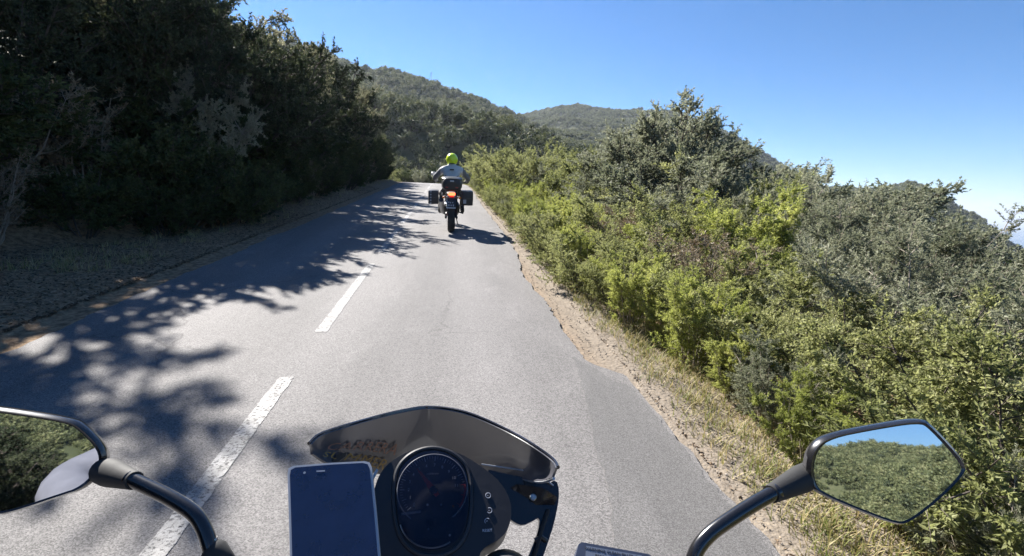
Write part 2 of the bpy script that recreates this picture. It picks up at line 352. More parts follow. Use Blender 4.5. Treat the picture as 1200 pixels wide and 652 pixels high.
def plant(name, seed, H=1., W=.5, stems=8, br=7, tw=5, lf=10, ln=.03, wd=.012, upright=.6, leafmat=None, barkmat=None,
          stem_r=.012, low=.12, spread=.5, trunk=None, twl=.22, brl=.45):
    """stems > branches > twigs > leaves; returns (wood mesh, leaf mesh) of a plant of height H and half width W"""
    rs = np.random.RandomState(seed)
    segs = []                                                     # wood segments
    # stems
    az = (np.arange(stems) + rs.uniform(-.35, .35, stems)) / stems * 2 * math.pi
    tilt = rs.uniform(.05, 1, stems) ** .7 * spread
    if trunk:                                                     # one trunk that forks at several heights
        tz = rs.uniform(.12, .7, stems) * H * trunk; t_top = H * trunk
        lean = rs.uniform(-.08, .08, 2) * H
        base = np.stack([lean[0] * tz / t_top, lean[1] * tz / t_top, tz], -1)
        tp = np.linspace(0, 1, 6); tpts = np.stack([lean[0] * tp, lean[1] * tp, tp * t_top], -1); tr_ = stem_r * (1.9 - 1.3 * tp)
        segs.append((tpts[:-1], tpts[1:], tr_[:-1], tr_[1:]))
        L = (H - tz) * rs.uniform(.75, 1.02, stems)
    else:
        base = np.stack([np.cos(az) * W * .12, np.sin(az) * W * .12, np.zeros(stems) - .02 * H], -1); L = H * rs.uniform(.72, 1.02, stems)
    sp = []; K = 6
    for i in range(stems):
        out = np.array([math.cos(az[i]), math.sin(az[i]), 0]); pts = [base[i]]
        for k in range(K):
            t = (k + 1) / K; ti = tilt[i] * (1.25 - upright * .8 * t)
            d = out * math.sin(min(ti, 1.35)) * (W / H * 2 if not trunk else 1) + np.array([0, 0, math.cos(min(ti, 1.35))]) + rs.normal(0, .10, 3)
            pts.append(pts[-1] + d * L[i] / K)
        pts = np.array(pts); rr = stem_r * (1 - .8 * np.arange(K + 1) / K)
        segs.append((pts[:-1], pts[1:], rr[:-1], rr[1:])); sp.append(pts)
    sp = np.array(sp)                                             # stems,K+1,3
    # branches
    nb = stems * br; si = np.repeat(np.arange(stems), br); tt = rs.uniform(low, 1, nb) ** .8 * K * .999
    k0 = tt.astype(int); f = (tt - k0)[:, None]; P = sp[si, k0] * (1 - f) + sp[si, k0 + 1] * f
    D0 = unit(sp[si, k0 + 1] - sp[si, k0]); out = P * [1, 1, 0]; out = unit(out + rs.normal(0, .02, (nb, 3)))
    D = unit(D0 * upright + out * .55 + rs.normal(0, .55, (nb, 3)) * [1, 1, .6] + [0, 0, .15])
    BL = (W * brl * rs.uniform(.5, 1.15, nb) * (1.15 - .45 * tt / K))[:, None]
    Pm = P + D * BL * .5; D2 = unit(D + np.array([0, 0, .35 * upright]) + rs.normal(0, .12, (nb, 3))); Pe = Pm + D2 * BL * .5
    rb = np.full(nb, stem_r * .38)
    segs.append((P, Pm, rb, rb * .75)); segs.append((Pm, Pe, rb * .75, rb * .4))
    # twigs
    nt_ = nb * tw; bi = np.repeat(np.arange(nb), tw); t2 = rs.uniform(.15, 1, nt_)[:, None]
    Q = np.where(t2 < .5, P[bi] + (Pm - P)[bi] * t2 * 2, Pm[bi] + (Pe - Pm)[bi] * (t2 * 2 - 1))
    TD = unit(D2[bi] * .8 + rs.normal(0, .6, (nt_, 3)) + [0, 0, .3 * upright])
    TL = (W * twl * rs.uniform(.5, 1.2, nt_))[:, None]; Qe = Q + TD * TL
    rt = np.full(nt_, stem_r * .16)
    segs.append((Q, Qe, rt, rt * .5))
    # leaves
    nl = nt_ * lf; ti_ = np.repeat(np.arange(nt_), lf); t3 = rs.uniform(.1, 1.02, nl)[:, None]
    LP = Q[ti_] + TD[ti_] * TL[ti_] * t3
    LD = unit(TD[ti_] * .7 + rs.normal(0, .75, (nl, 3)) + [0, 0, .12])
    LV, LQ = leaves(LP, LD, rs, ln, wd)
    keep = LV[:, 2].reshape(-1, 4).min(1) > .0; LV = LV.reshape(-1, 4, 3)[keep]; nl = len(LV)
    ti_ = ti_[keep]
    hgt = LV[:, 0, 2] / H
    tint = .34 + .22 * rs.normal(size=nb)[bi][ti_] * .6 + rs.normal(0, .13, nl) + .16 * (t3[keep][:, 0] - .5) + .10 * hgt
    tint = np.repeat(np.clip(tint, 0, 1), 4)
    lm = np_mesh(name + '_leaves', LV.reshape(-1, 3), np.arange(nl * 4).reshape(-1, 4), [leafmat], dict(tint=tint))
    vs, qs, off = [], [], 0
    for n_, (a, b, r0, r1) in enumerate(segs):
        v, q = tubes(np.asarray(a), np.asarray(b), np.asarray(r0), np.asarray(r1), 5 if n_ < stems + 1 else 3); vs.append(v); qs.append(q + off); off += len(v)
    wm = np_mesh(name + '_wood', np.vstack(vs), np.vstack(qs), [barkmat or M['bark']], smooth=True)
    # true extent, so that a requested height can be met
    z = np.percentile(LV[:, 2, 2], 99.3)
    return dict(wood=wm, leaf=lm, h=float(z), w=float(np.percentile(np.hypot(LV[:, 2, 0], LV[:, 2, 1]), 96)))

KIND = {}
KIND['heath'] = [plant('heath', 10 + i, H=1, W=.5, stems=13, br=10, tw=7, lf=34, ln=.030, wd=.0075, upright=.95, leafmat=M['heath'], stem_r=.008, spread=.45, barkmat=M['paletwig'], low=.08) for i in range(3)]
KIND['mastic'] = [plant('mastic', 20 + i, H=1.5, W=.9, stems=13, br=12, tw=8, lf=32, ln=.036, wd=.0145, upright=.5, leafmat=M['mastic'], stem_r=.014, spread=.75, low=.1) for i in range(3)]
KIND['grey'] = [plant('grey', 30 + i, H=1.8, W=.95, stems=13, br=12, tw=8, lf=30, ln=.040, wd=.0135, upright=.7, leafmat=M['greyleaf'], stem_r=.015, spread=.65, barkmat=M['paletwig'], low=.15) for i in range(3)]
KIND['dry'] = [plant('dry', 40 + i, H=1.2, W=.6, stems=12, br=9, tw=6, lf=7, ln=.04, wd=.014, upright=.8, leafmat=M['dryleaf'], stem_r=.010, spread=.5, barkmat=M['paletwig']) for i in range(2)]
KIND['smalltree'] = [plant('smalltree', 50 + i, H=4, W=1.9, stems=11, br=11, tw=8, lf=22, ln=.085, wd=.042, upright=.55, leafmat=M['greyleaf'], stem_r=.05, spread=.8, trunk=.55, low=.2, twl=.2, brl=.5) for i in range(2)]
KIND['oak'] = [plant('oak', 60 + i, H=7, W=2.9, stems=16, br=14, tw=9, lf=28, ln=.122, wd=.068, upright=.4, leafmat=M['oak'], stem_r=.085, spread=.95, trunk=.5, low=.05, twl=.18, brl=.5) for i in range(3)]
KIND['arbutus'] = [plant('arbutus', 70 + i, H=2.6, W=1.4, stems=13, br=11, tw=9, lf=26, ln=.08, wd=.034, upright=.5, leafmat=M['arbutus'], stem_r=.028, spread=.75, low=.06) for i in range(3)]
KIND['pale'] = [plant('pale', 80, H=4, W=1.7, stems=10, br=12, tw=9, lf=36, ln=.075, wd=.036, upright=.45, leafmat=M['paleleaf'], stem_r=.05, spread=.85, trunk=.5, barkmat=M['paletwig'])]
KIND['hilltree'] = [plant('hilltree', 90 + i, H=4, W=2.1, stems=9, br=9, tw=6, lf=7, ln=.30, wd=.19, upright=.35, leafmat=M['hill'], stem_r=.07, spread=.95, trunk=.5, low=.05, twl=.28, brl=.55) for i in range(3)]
KIND['sunlitoak'] = []
for v_ in KIND['oak']:
    lm_ = v_['leaf'].copy(); lm_.materials.clear(); lm_.materials.append(M['sunlitoak']); KIND['sunlitoak'].append(dict(v_, leaf=lm_))
NAMES = {'sunlitoak': 'sun_painted_oak', 'heath': 'heath_bush', 'mastic': 'mastic_bush', 'grey': 'grey_leaved_shrub', 'dry': 'dry_shrub', 'smalltree': 'small_tree',
         'oak': 'holm_oak', 'arbutus': 'arbutus_shrub', 'pale': 'pale_leaved_tree', 'hilltree': 'evergreen_tree'}
CATS = {'sunlitoak': 'tree', 'heath': 'bush', 'mastic': 'bush', 'grey': 'shrub', 'dry': 'shrub', 'smalltree': 'tree', 'oak': 'tree', 'arbutus': 'shrub', 'pale': 'tree', 'hilltree': 'tree'}
PLANTS = []
def put(kind, x, y, h, group, wscale=1., rs=None, zoff=-.03, mats=None):
    v = KIND[kind][rs.randint(len(KIND[kind]))]
    s = h / v['h']; root = empty(NAMES[kind], (x, y, hz(x, y) + zoff), (rs.uniform(-.06, .06), rs.uniform(-.06, .06), rs.uniform(0, 6.28)))
    root.scale = (s * wscale, s * wscale, s)
    tree = CATS[kind] == 'tree'
    a = link_mesh('trunk' if tree else 'stems', v['wood'], root); b = link_mesh('crown' if tree else 'foliage', v['leaf'], root)
    root['category'] = CATS[kind]; root['group'] = group
    PLANTS.append((root, kind, x, y, h, group)); return root
# ------------------------------------------------------------------ planting
rs = np.random.RandomState(11)
f600 = 600.
def px_of(x, y, z):
    v = CROT.transposed() @ (Vector((x, y, z)) - CAM)
    if v.z > -.05: return None
    return 600 + 600 * v.x / -v.z, 326 - 600 * v.y / -v.z
# right thicket: how high above eye line the thicket stands against azimuth from the rider's place (tan of elevation)
SKX = [520, 560, 580, 610, 650, 700, 740, 770, 790, 808, 830, 860, 880, 900, 940, 975, 1020, 1055, 1080, 1120, 1150, 1200, 1300, 1500]
SKY = [205, 195, 180, 170, 172, 172, 160, 135, 122, 112, 120, 145, 158, 175, 195, 212, 218, 205, 214, 236, 250, 262, 285, 330]
def max_h(x, y, zb):
    """plant height at which its top meets the thicket's outline"""
    lo, hi = .2, 8.
    p = px_of(x, y, zb)
    if p is None or p[0] > 1700: return 1.4
    for _ in range(20):
        m_ = (lo + hi) / 2; q = px_of(x, y, zb + m_)
        w_ = 600 * m_ * .42 / max(math.hypot(x, y), 1)
        if q[1] > max(np.interp(q[0] + k_ * w_, SKX, SKY) for k_ in (-1, -.5, 0, .5, 1)) - .12 * w_: lo = m_
        else: hi = m_
    return lo
taken = []
def free(x, y, d):
    for a, b, e in taken:
        if (a - x) ** 2 + (b - y) ** 2 < ((d + e) * .5) ** 2: return False
    taken.append((x, y, d)); return True
# front row of heath along the verge
y = .9
while y < 42:
    x = 1.45 + .40 + .25 * rs.rand() + (.12 if y < 5 else 0)
    h = rs.uniform(.5, .85) * (1 + .25 * min(y / 20, 1.6)); h = min(h, 1.5)
    kind = rs.choice(['heath', 'mastic', 'grey'], p=[.55, .33, .12])
    free(x, y, .45)
    put(kind, x, y, h, 'bushes of the front row beside the right verge', 1.15, rs)
    y += rs.uniform(.42, .62) * (1 + y * .022)
# thicket behind it
n = 0
for ring, (x0, x1, sp) in enumerate(((2.5, 3.3, .7), (3.2, 4.6, .95), (4.5, 7, 1.25), (7, 11, 1.7), (11, 17, 2.4))):
    tries = int((x1 - x0) * 46 / sp ** 2 * 6)
    for _ in range(tries):
        x = rs.uniform(x0, x1); y = rs.uniform(-4, 41 + ring) ** 1.0
        if y > 41: continue
        spc = sp * (1 + max(y - 8, 0) * .022)
        if y < 0 and ring > 2: continue
        if not free(x, y, spc): continue
        zb = hz(x, y); mh = max_h(x, y, zb)
        want = [1.0, 1.5, 2.2, 3.0, 3.6][ring] * rs.uniform(.75, 1.25)
        h = min(want, mh * rs.uniform(.86, 1.0)) if ring < 2 else mh * rs.uniform(.72, 1.0)
        h = min(h, [1.5, 2.1, 3.2, 4.6, 5.5][ring])
        if h < .35: continue
        if ring == 0: kind = rs.choice(['heath', 'mastic', 'dry'], p=[.55, .33, .12])
        elif ring == 1: kind = rs.choice(['heath', 'mastic', 'grey', 'dry'], p=[.24, .22, .44, .10])
        else: kind = rs.choice(['mastic', 'grey', 'dry', 'arbutus'], p=[.12, .76, .08, .04])
        if h > 2.7 and ring > 1: kind = 'smalltree'
        put(kind, x, y, h, 'shrubs of the dense thicket right of the road', 1.25, rs)
# the lush bright bushes at the far end of the verge
for x, y, h in ((2.9, 24.5, 2.6), (3.6, 27, 3.0), (4.6, 26, 2.9), (3.2, 30, 3.0), (5.5, 29, 3.1)):
    zb = hz(x, y); h = min(h, max_h(x, y, zb) * 1.02)
    put('mastic', x, y, h, 'tall light green bushes far along the right verge', 1.15, rs)
# tallest tree group of the right side
for x, y, k_ in ((6.7, 15.2, 1.12), (7.5, 16.0, 1.2), (6.4, 17.5, 1.0), (8.6, 16.6, 1.05), (8.0, 18.4, 1.1)):
    zb = hz(x, y); put('smalltree', x, y, max_h(x, y, zb) * k_, 'small trees rising above the right thicket', 1., rs)

# left bank: wall of evergreen oaks over arbutus
SLX = [-400, 0, 200, 285, 300, 345, 375, 400, 412, 425, 447, 452, 465, 485]; SLY = [-900, -300, -80, 5, 28, 42, 55, 70, 85, 118, 135, 160, 180, 206]
def max_hl(x, y, zb):
    lo, hi = .3, 9.
    p = px_of(x, y, zb)
    if p is None or p[0] < -400: return 7.
    for _ in range(20):
        m_ = (lo + hi) / 2; q = px_of(x, y, zb + m_)
        if q[1] > np.interp(q[0] + 600 * 1.7 / max(math.hypot(x, y), 1), SLX, SLY): lo = m_
        else: hi = m_
    return lo
y = -34.
while y < 44:
    x = XC - HW - rs.uniform(2.3, 3.4) + (.5 if y < -3 else 0) - (1.6 * float(1 - sstep(7.5, 12.5, y)) if y > -3 else 0)
    if y > YB: x, _ = path_xy(-HW - 2.6, y); x = float(x)
    zb = hz(x, y); h = min(rs.uniform(5.2, 6.6), max_hl(x, y, zb), max(2.3, (1.3 + .275 * y) * (.74 + .26 * float(sstep(9, 14, y)))) * rs.uniform(.9, 1.05) if y > 0 else 4)
    if 17.3 < y < 21.5: h = min(h, 2.6)
    put('sunlitoak' if y > 13 and rs.rand() < .6 else 'oak', x, y, h, 'evergreen oaks on the left bank', .92, rs, mats=None)
    y += rs.uniform(1.9, 2.6)
y = -8.
while y < 46:
    x = XC - HW - rs.uniform(5.5, 7.5); yy = y
    zb = hz(x, yy); h = min(rs.uniform(5.0, 6.2), max_hl(x, yy, zb) * .98)
    put('sunlitoak' if yy > 12 and rs.rand() < .6 else 'oak', x, yy, h, 'evergreen oaks on the left bank', 1.0, rs)
    y += rs.uniform(2.6, 3.6)
y = -6.
while y < 46:
    for k in range(2):
        v = rs.uniform(1.15, 1.6) + k * rs.uniform(.7, 1.2)
        v += 1.7 * float(1 - sstep(7.5, 12.5, y))
        xx, yy = path_xy(-HW - v, y + rs.uniform(-.4, .4)); xx = float(xx); yy = float(yy)
        zb = hz(xx, yy); h = min(rs.uniform(.9, 1.5) + k * 1.1, max_hl(xx, yy, zb) * (1 if yy > 30 else 9))
        if h < .3: continue
        put('arbutus' if rs.rand() < .75 else 'dry', xx, yy, h, 'dark shrubs at the foot of the left bank', 1.15, rs)
    y += rs.uniform(.9, 1.4)
x, y = -5.25, 12.4
root = put('pale', x, y, 3.3, 'x', .8, rs); PLANTS.pop(); del root['group']
for dx, dy, h in ((.35, -.5, 1.7), (.45, .4, 1.5), (-.1, -1.1, 1.9)): put('arbutus', x + dx, y + dy, h, 'dark shrubs at the foot of the left bank', 1.1, rs)
root['label'] = 'pale grey tree with feathery pale branches among the dark oaks of the left bank'
y = -30.
while y < 40:
    x = XC - HW - rs.uniform(9.5, 12); zb = hz(x, y); put('oak', x, y, min(rs.uniform(3.6, 4.6), max_hl(x, y, zb) * .96), 'evergreen oaks on the left bank', 1.15, rs); y += rs.uniform(3.2, 4.4)
for x, y, h in ((-5.5, 14.2, 5.9), (-5.7, 15.6, 6.2), (-6.4, 12.8, 5.5), (-5.2, 16.8, 5.8), (-6.6, 15.0, 6.3)):
    put('oak', x, y, min(h, max_hl(x, y, hz(x, y))), 'evergreen oaks on the left bank', .85, rs)
# round sunlit bushes beyond the bend, straight ahead
for _ in range(900):
    u_ = rs.uniform(HW + 1.1, 26); s_ = rs.uniform(42, 84); x, y = path_xy(u_, s_); x = float(x); y = float(y)
    if s_ < 47 and u_ < 4: continue
    if not free(x, y, 2.3 + .1 * u_): continue
    k = rs.choice(['mastic', 'grey', 'hilltree', 'arbutus', 'heath'], p=[.25, .25, .28, .12, .10])
    h = rs.uniform(1.6, 3.2) * (1.35 if k == 'hilltree' else 1); h = min(h, 1.3 + .35 * (u_ - HW))
    if x > 3: h = min(h, max_h(x, y, hz(x, y)))
    if h < .5: continue
    put(k, x, y, h, 'sunlit bushes and trees on the slope beyond the bend', 1.2, rs)
# individual trees of the near hillside, then the rest as one woodland
hp = []
for _ in range(400000):
    if len(hp) >= 150: break
    r = rs.uniform(62, 150); az = R(rs.uniform(-14, 26)); x = r * math.sin(az); y = r * math.cos(az)
    u_, s_ = us(x, y)
    if abs(float(u_)) < 8 or not free(x, y, 4.6): 
        if _ > 6000: break
        continue
    hp.append(1); put('hilltree', x, y, rs.uniform(2.6, 5.2), 'evergreen trees on the near hillside', 1.1, rs)
# behind the riders, seen in the mirrors
for _ in range(500):
    x = rs.uniform(2.2, 24); y = rs.uniform(-36, -4.5)
    if not free(x, y, 2.2 + .05 * x): continue
    put(rs.choice(['grey', 'mastic', 'heath']), x, y, rs.uniform(1.1, 2.2), 'shrubs right of the road behind the camera', 1.2, rs)
print('plants', len(PLANTS))

# labels: which one of its kind, counted along the road
LOOK = {'heath': 'bright yellow-green heath bush', 'mastic': 'light green leafy bush', 'grey': 'grey-green shrub', 'dry': 'dry brown twiggy shrub',
        'smalltree': 'small grey-green tree', 'oak': 'dark evergreen oak', 'sunlitoak': 'olive-leaved oak painted sunlit', 'arbutus': 'dark glossy shrub', 'hilltree': 'rounded evergreen tree', 'pale': 'pale tree'}
def zone(x, y, g):
    d = math.hypot(x, y)
    if 'behind' in g: return 'behind the camera' + (', close to the road' if x < 6 else ', middle ranks' if x < 13 else ', well back')
    if 'foot' in g or 'oaks' in g:
        side = 'at the left bank foot' if 'foot' in g else ('on the left bank front' if x > XC - HW - 3.6 else 'high on the left bank')
        return side + (' behind the camera' if y < 0 else ' beside the first road dashes' if y < 9 else ' near the pale tree' if y < 17 else ' abreast of the rider' if y < 27 else ' towards the bend')
    if 'front row' in g: side = 'on the right verge'
    elif 'near hillside' in g: return ('left of' if x < 0 else 'just right of' if x < 25 else 'well right of') + ' the road end,' + (' low on the hillside' if d < 85 else ' halfway up the hillside' if d < 112 else ' high on the hillside')
    elif 'beyond the bend' in g: return 'beyond the bend, ' + ('left of' if x < -2 else 'behind' if x < 4 else 'right of') + ' the rider' + (', front rank' if d < 52 else ', middle rank' if d < 64 else ', rear rank')
    elif 'light green' in g: return 'rising behind the far right verge'
    elif 'rising' in g: return 'standing above the right thicket'
    else: side = 'in the thicket ' + ('behind the verge row' if x < 3.3 else 'middle rank' if x < 4.6 else 'rear rank' if x < 7 else 'on the right slope' if x < 11 else 'far down the slope')
    return side + (' beside the camera' if y < 2 else ' near the right mirror' if y < 5 else ' before the rider' if y < 12 else ' past the rider' if y < 22 else ' far along' if y < 32 else ' near the bend')
bucket = {}
for t_ in PLANTS: bucket.setdefault((t_[1], zone(t_[2], t_[3], t_[5])), []).append(t_)
ORD = ['nearest', 'second', 'third', 'fourth', 'fifth', 'sixth', 'seventh', 'eighth', 'ninth', 'tenth', 'eleventh', 'twelfth', 'thirteenth', 'fourteenth', 'fifteenth', 'sixteenth']
for (k, z_), L_ in bucket.items():
    L_.sort(key=lambda q: math.hypot(q[2], q[3]))
    for i, q in enumerate(L_):
        j = len(L_) - 1 - i
        if len(L_) == 1: l = 'only ' + LOOK[k] + ' ' + z_
        elif j == 0: l = 'farthest ' + LOOK[k] + ' ' + z_
        elif i < 16: l = ORD[i] + ' ' + LOOK[k] + ' ' + z_
        else: l = (ORD[j].replace('nearest', 'last') + ' from last' if j < 16 else 'middle') + ' ' + LOOK[k] + ' ' + z_
        q[0]['label'] = l
        if len(l.split()) > 16: print('LONG', l)
        if l.startswith('middle'): q[0]['group'] = q[5] + ', ' + LOOK[k]

# woodland: GN instances of one crown mesh, far too many to count
def crown_mesh(seed, n, size):
    r_ = np.random.RandomState(seed)
    c = r_.normal(size=(14, 3)); c = unit(c) * r_.uniform(.3, .8, (14, 1)) * [1.7, 1.7, 1.0] + [0, 0, 1.5]
    ci = r_.randint(14, size=n); d = unit(r_.normal(size=(n, 3))); P = c[ci] + d * r_.uniform(.35, .95, (n, 1)); P[:, 2] = np.maximum(P[:, 2], .05)
    D = unit(d + r_.normal(0, .8, (n, 3))); V, Q = leaves(P - D * size * .5, D, r_, size, size * .75)
    tint = np.repeat(np.clip(.36 + .20 * r_.normal(size=14)[ci] + r_.normal(0, .12, n) + .12 * (P[:, 2] - 1.3), 0, 1), 4)
    return np_mesh('woodland_crown', V, Q, [M['hill']], dict(tint=tint))
def woodland(name, seed, pts, rot, scl, ref):
    me = bpy.data.meshes.new(name); me.vertices.add(len(pts)); me.vertices.foreach_set('co', np.asarray(pts, np.float32).ravel())
    for k_, v_ in (('rotz', rot), ('size', scl)):
        a = me.attributes.new(k_, 'FLOAT', 'POINT'); a.data.foreach_set('value', np.asarray(v_, np.float32))
    o = link_mesh(name, me); g = bpy.data.node_groups.new(name, 'GeometryNodeTree')
    g.interface.new_socket('Geometry', in_out='INPUT', socket_type='NodeSocketGeometry'); g.interface.new_socket('Geometry', in_out='OUTPUT', socket_type='NodeSocketGeometry')
    N = g.nodes; L = g.links; gi = N.new('NodeGroupInput'); go = N.new('NodeGroupOutput'); ip = N.new('GeometryNodeInstanceOnPoints')
    oi = N.new('GeometryNodeObjectInfo'); oi.inputs['Object'].default_value = ref; oi.inputs['As Instance'].default_value = True
    ra = N.new('GeometryNodeInputNamedAttribute'); ra.data_type = 'FLOAT'; ra.inputs[0].default_value = 'rotz'
    sa = N.new('GeometryNodeInputNamedAttribute'); sa.data_type = 'FLOAT'; sa.inputs[0].default_value = 'size'
    cx = N.new('ShaderNodeCombineXYZ'); L.new(ra.outputs[0], cx.inputs[2])
    L.new(gi.outputs[0], ip.inputs['Points']); L.new(oi.outputs['Geometry'], ip.inputs['Instance']); L.new(cx.outputs[0], ip.inputs['Rotation']); L.new(sa.outputs[0], ip.inputs['Scale'])
    L.new(ip.outputs[0], go.inputs[0])
    md = o.modifiers.new('scatter', 'NODES'); md.node_group = g
    return o
def scatter_pts(rs, n, r0, r1, a0, a1):
    r = np.sqrt(rs.uniform(r0 ** 2, r1 ** 2, n)); az = np.radians(rs.uniform(a0, a1, n)); x = r * np.sin(az); y = r * np.cos(az)
    z = height(x, y); u_, s_ = us(x, y); k = (np.abs(u_) > 7) & (z > -112)
    return np.stack([x, y, z - .3], -1)[k]
for i, (nm, lab) in enumerate((('hillside_woodland', 'dense evergreen maquis covering the hills ahead'), ('low_scrub', 'paler low scrub between the trees of the hills'))):
    ps = [scatter_pts(rs, 1500, 62, 150, -32, 62), scatter_pts(rs, 9500, 150, 420, -32, 60), scatter_pts(rs, 22000, 420, 900, -14, 58), scatter_pts(rs, 12000, 62, 260, 115, 240)]
    P_ = np.vstack(ps); rr_ = np.hypot(P_[:, 0], P_[:, 1])
    base = rs.uniform(.55, 1.35, len(P_)) * (1 if i == 0 else .55) * np.interp(rr_, [60, 150, 420, 900], [.7, .95, 1.1, 1.35])
    pr = link_mesh('maquis_tree', crown_mesh(5 + i, 420, .42)); q = (-60. - 8 * i, 118.); pr.location = (q[0], q[1], hz(*q) - .3)
    tag(pr, ('round evergreen tree' if i == 0 else 'low round bush') + ' high on the hill behind the left oaks', 'tree' if i == 0 else 'bush')
    tag(woodland(nm, i, P_, rs.uniform(0, 6.28, len(P_)), base, pr), lab, 'woodland' if i == 0 else 'scrub', kind='stuff')

# verge grass, litter: merged blades and flakes
def blades(name, P, h, wd, lean, mt, rs, label, cat):
    n = len(P); a = rs.uniform(0, 6.28, n); d = np.stack([np.cos(a), np.sin(a), np.zeros(n)], -1) ; up = np.array([0, 0, 1.])
    h = h[:, None]; t_ = unit(up + d * rs.uniform(0, lean, (n, 1))); s_ = np.stack([-np.sin(a), np.cos(a), np.zeros(n)], -1) * wd
    m1 = P + t_ * h * .55; V = np.stack([P - s_, P + s_, m1 + s_ * .7, m1 - s_ * .7, m1 + unit(t_ + d * lean * .5) * h * .5], 1).reshape(-1, 3)
    q = np.arange(n)[:, None] * 5; Q = q + [[0, 1, 2, 3]]; T = q + [[3, 2, 4]]; tint = np.repeat(np.clip(rs.normal(.55, .22, n), 0, 1), 5)
    return tag(link_mesh(name, np_mesh(name, V, Q, [mt], dict(tint=tint), tris=T)), label, cat, kind='stuff')
def verge_pts(rs, n, s0, s1, v0, v1, side, clump=.09, pw=1.):
    nc = n // 14; s = s0 + (s1 - s0) * rs.uniform(0, 1, nc) ** 1.7; v = v0 + (v1 - v0) * rs.uniform(0, 1, nc) ** pw
    s = np.repeat(s, 14) + rs.normal(0, clump, nc * 14); v = np.repeat(v, 14) + rs.normal(0, clump * .6, nc * 14)
    v = np.maximum(v, .05); x, y = path_xy(side * (HW + v), s); return np.stack([x, y, height(x, y) - .01], -1)
P_ = verge_pts(rs, 120000, -1, 44, .10, 1.35, 1, .06, .7); blades('dry_grass', P_, rs.uniform(.03, .17, len(P_)) * rs.uniform(.5, 1.2, len(P_)), .003, 1.5, M['grass'], rs, 'straw-coloured and green grass along the right verge', 'grass')
P_ = verge_pts(rs, 3800, 7, 44, .35, 1.9, -1, .05, .8); blades('bank_grass', P_, rs.uniform(.05, .22, len(P_)), .004, 1.2, M['grass'], rs, 'sparse dry grass under the left bank', 'grass')
def flakes(name, P, size, mt, rs, label, cat):
    n = len(P); a = rs.uniform(0, 6.28, n); D = np.stack([np.cos(a), np.sin(a), rs.normal(0, .25, n)], -1)
    V, Q = leaves(P + [0, 0, .008], unit(D), rs, size, size * .55, 0, .1); tint = np.repeat(np.clip(rs.normal(.45, .25, n), 0, 1), 4)
    return tag(link_mesh(name, np_mesh(name, V, Q, [mt], dict(tint=tint))), label, cat, kind='stuff')
P_ = np.vstack([verge_pts(rs, 40000, -3, 30, -.35, 2.6, -1, .25, .8), verge_pts(rs, 70000, 0, 15, -.3, 4.2, -1, .3, .9)]); flakes('leaf_litter', P_, .042, M['litter'], rs, 'fallen dry leaves strewn over the left verge', 'leaf litter')
P_ = verge_pts(rs, 16000, -1, 30, -.1, .9, 1, .15, .9); flakes('verge_debris', P_, .020, M['litter'], rs, 'bits of bark and grit on the sandy right verge', 'debris')
# gravel crumbs broken from the asphalt edge
def crumbs():
    rs = np.random.RandomState(4); V = []; T = []
    for i in range(2600):
        s = 1 + 30 * rs.rand() ** 1.5; u_ = right_edge(s) + rs.uniform(-.06, .45) ** 1 ; x, y = path_xy(u_, s); z = float(height(x, y)) if u_ > HW else float(road_z(s)) - .02
        r = rs.uniform(.003, .010); P = np.array([[1, 0, 0], [0, 1, 0], [-1, 0, 0], [0, -1, 0], [0, 0, 1], [0, 0, -1]]) * r * rs.uniform(.6, 1.3, (6, 1)) + [float(x), float(y), z + r * .5]
        o = len(V) * 6; V.append(P)
        T += [[o + a, o + b, o + c] for a, b, c in ((0, 1, 4), (1, 2, 4), (2, 3, 4), (3, 0, 4), (1, 0, 5), (2, 1, 5), (3, 2, 5), (0, 3, 5))]
    tag(link_mesh('gravel', np_mesh('gravel', np.vstack(V), None, [mat('gravel_stone', (.26, .23, .2), .9, noise=.4, nscale=5)], tris=T)), 'loose gravel crumbled from the right road edge', 'gravel', kind='stuff')
crumbs()
# mast on the skyline
az = R(-1.9); xm, ym = 338 * math.sin(az), 338 * math.cos(az)
bm = bmesh.new()
def bm_tube(bm, pts, radii, seg=8, cap=True):
    pts = [Vector(p) for p in pts]; rings = []; prev = None
    for i, p in enumerate(pts):
        d = (pts[min(i + 1, len(pts) - 1)] - pts[max(i - 1, 0)]).normalized()
        if prev is None: a = d.orthogonal().normalized()
        else: a = (prev - d * prev.dot(d)).normalized()
        prev = a; b = d.cross(a); r = radii[i] if hasattr(radii, '__len__') else radii
        rings.append([bm.verts.new(p + (a * math.cos(2 * math.pi * k / seg) + b * math.sin(2 * math.pi * k / seg)) * r) for k in range(seg)])
    for i in range(len(rings) - 1):
        for k in range(seg): bm.faces.new((rings[i][k], rings[i][(k + 1) % seg], rings[i + 1][(k + 1) % seg], rings[i + 1][k]))
    if cap: bm.faces.new(rings[0][::-1]); bm.faces.new(rings[-1])
zm = hz(xm, ym); bm_tube(bm, [(xm, ym, zm - 1), (xm, ym, zm + 9)], [.14, .09], 6); bm_tube(bm, [(xm - .9, ym, zm + 8), (xm + .9, ym, zm + 8)], .08, 6); bm_tube(bm, [(xm - .6, ym, zm + 6.8), (xm + .6, ym, zm + 6.8)], .08, 6)
tag(bm_obj('power_pole', bm, mat('grey_metal', (.25, .25, .26), .6)), 'thin pole with crossarms on the skyline of the left hill', 'pole')
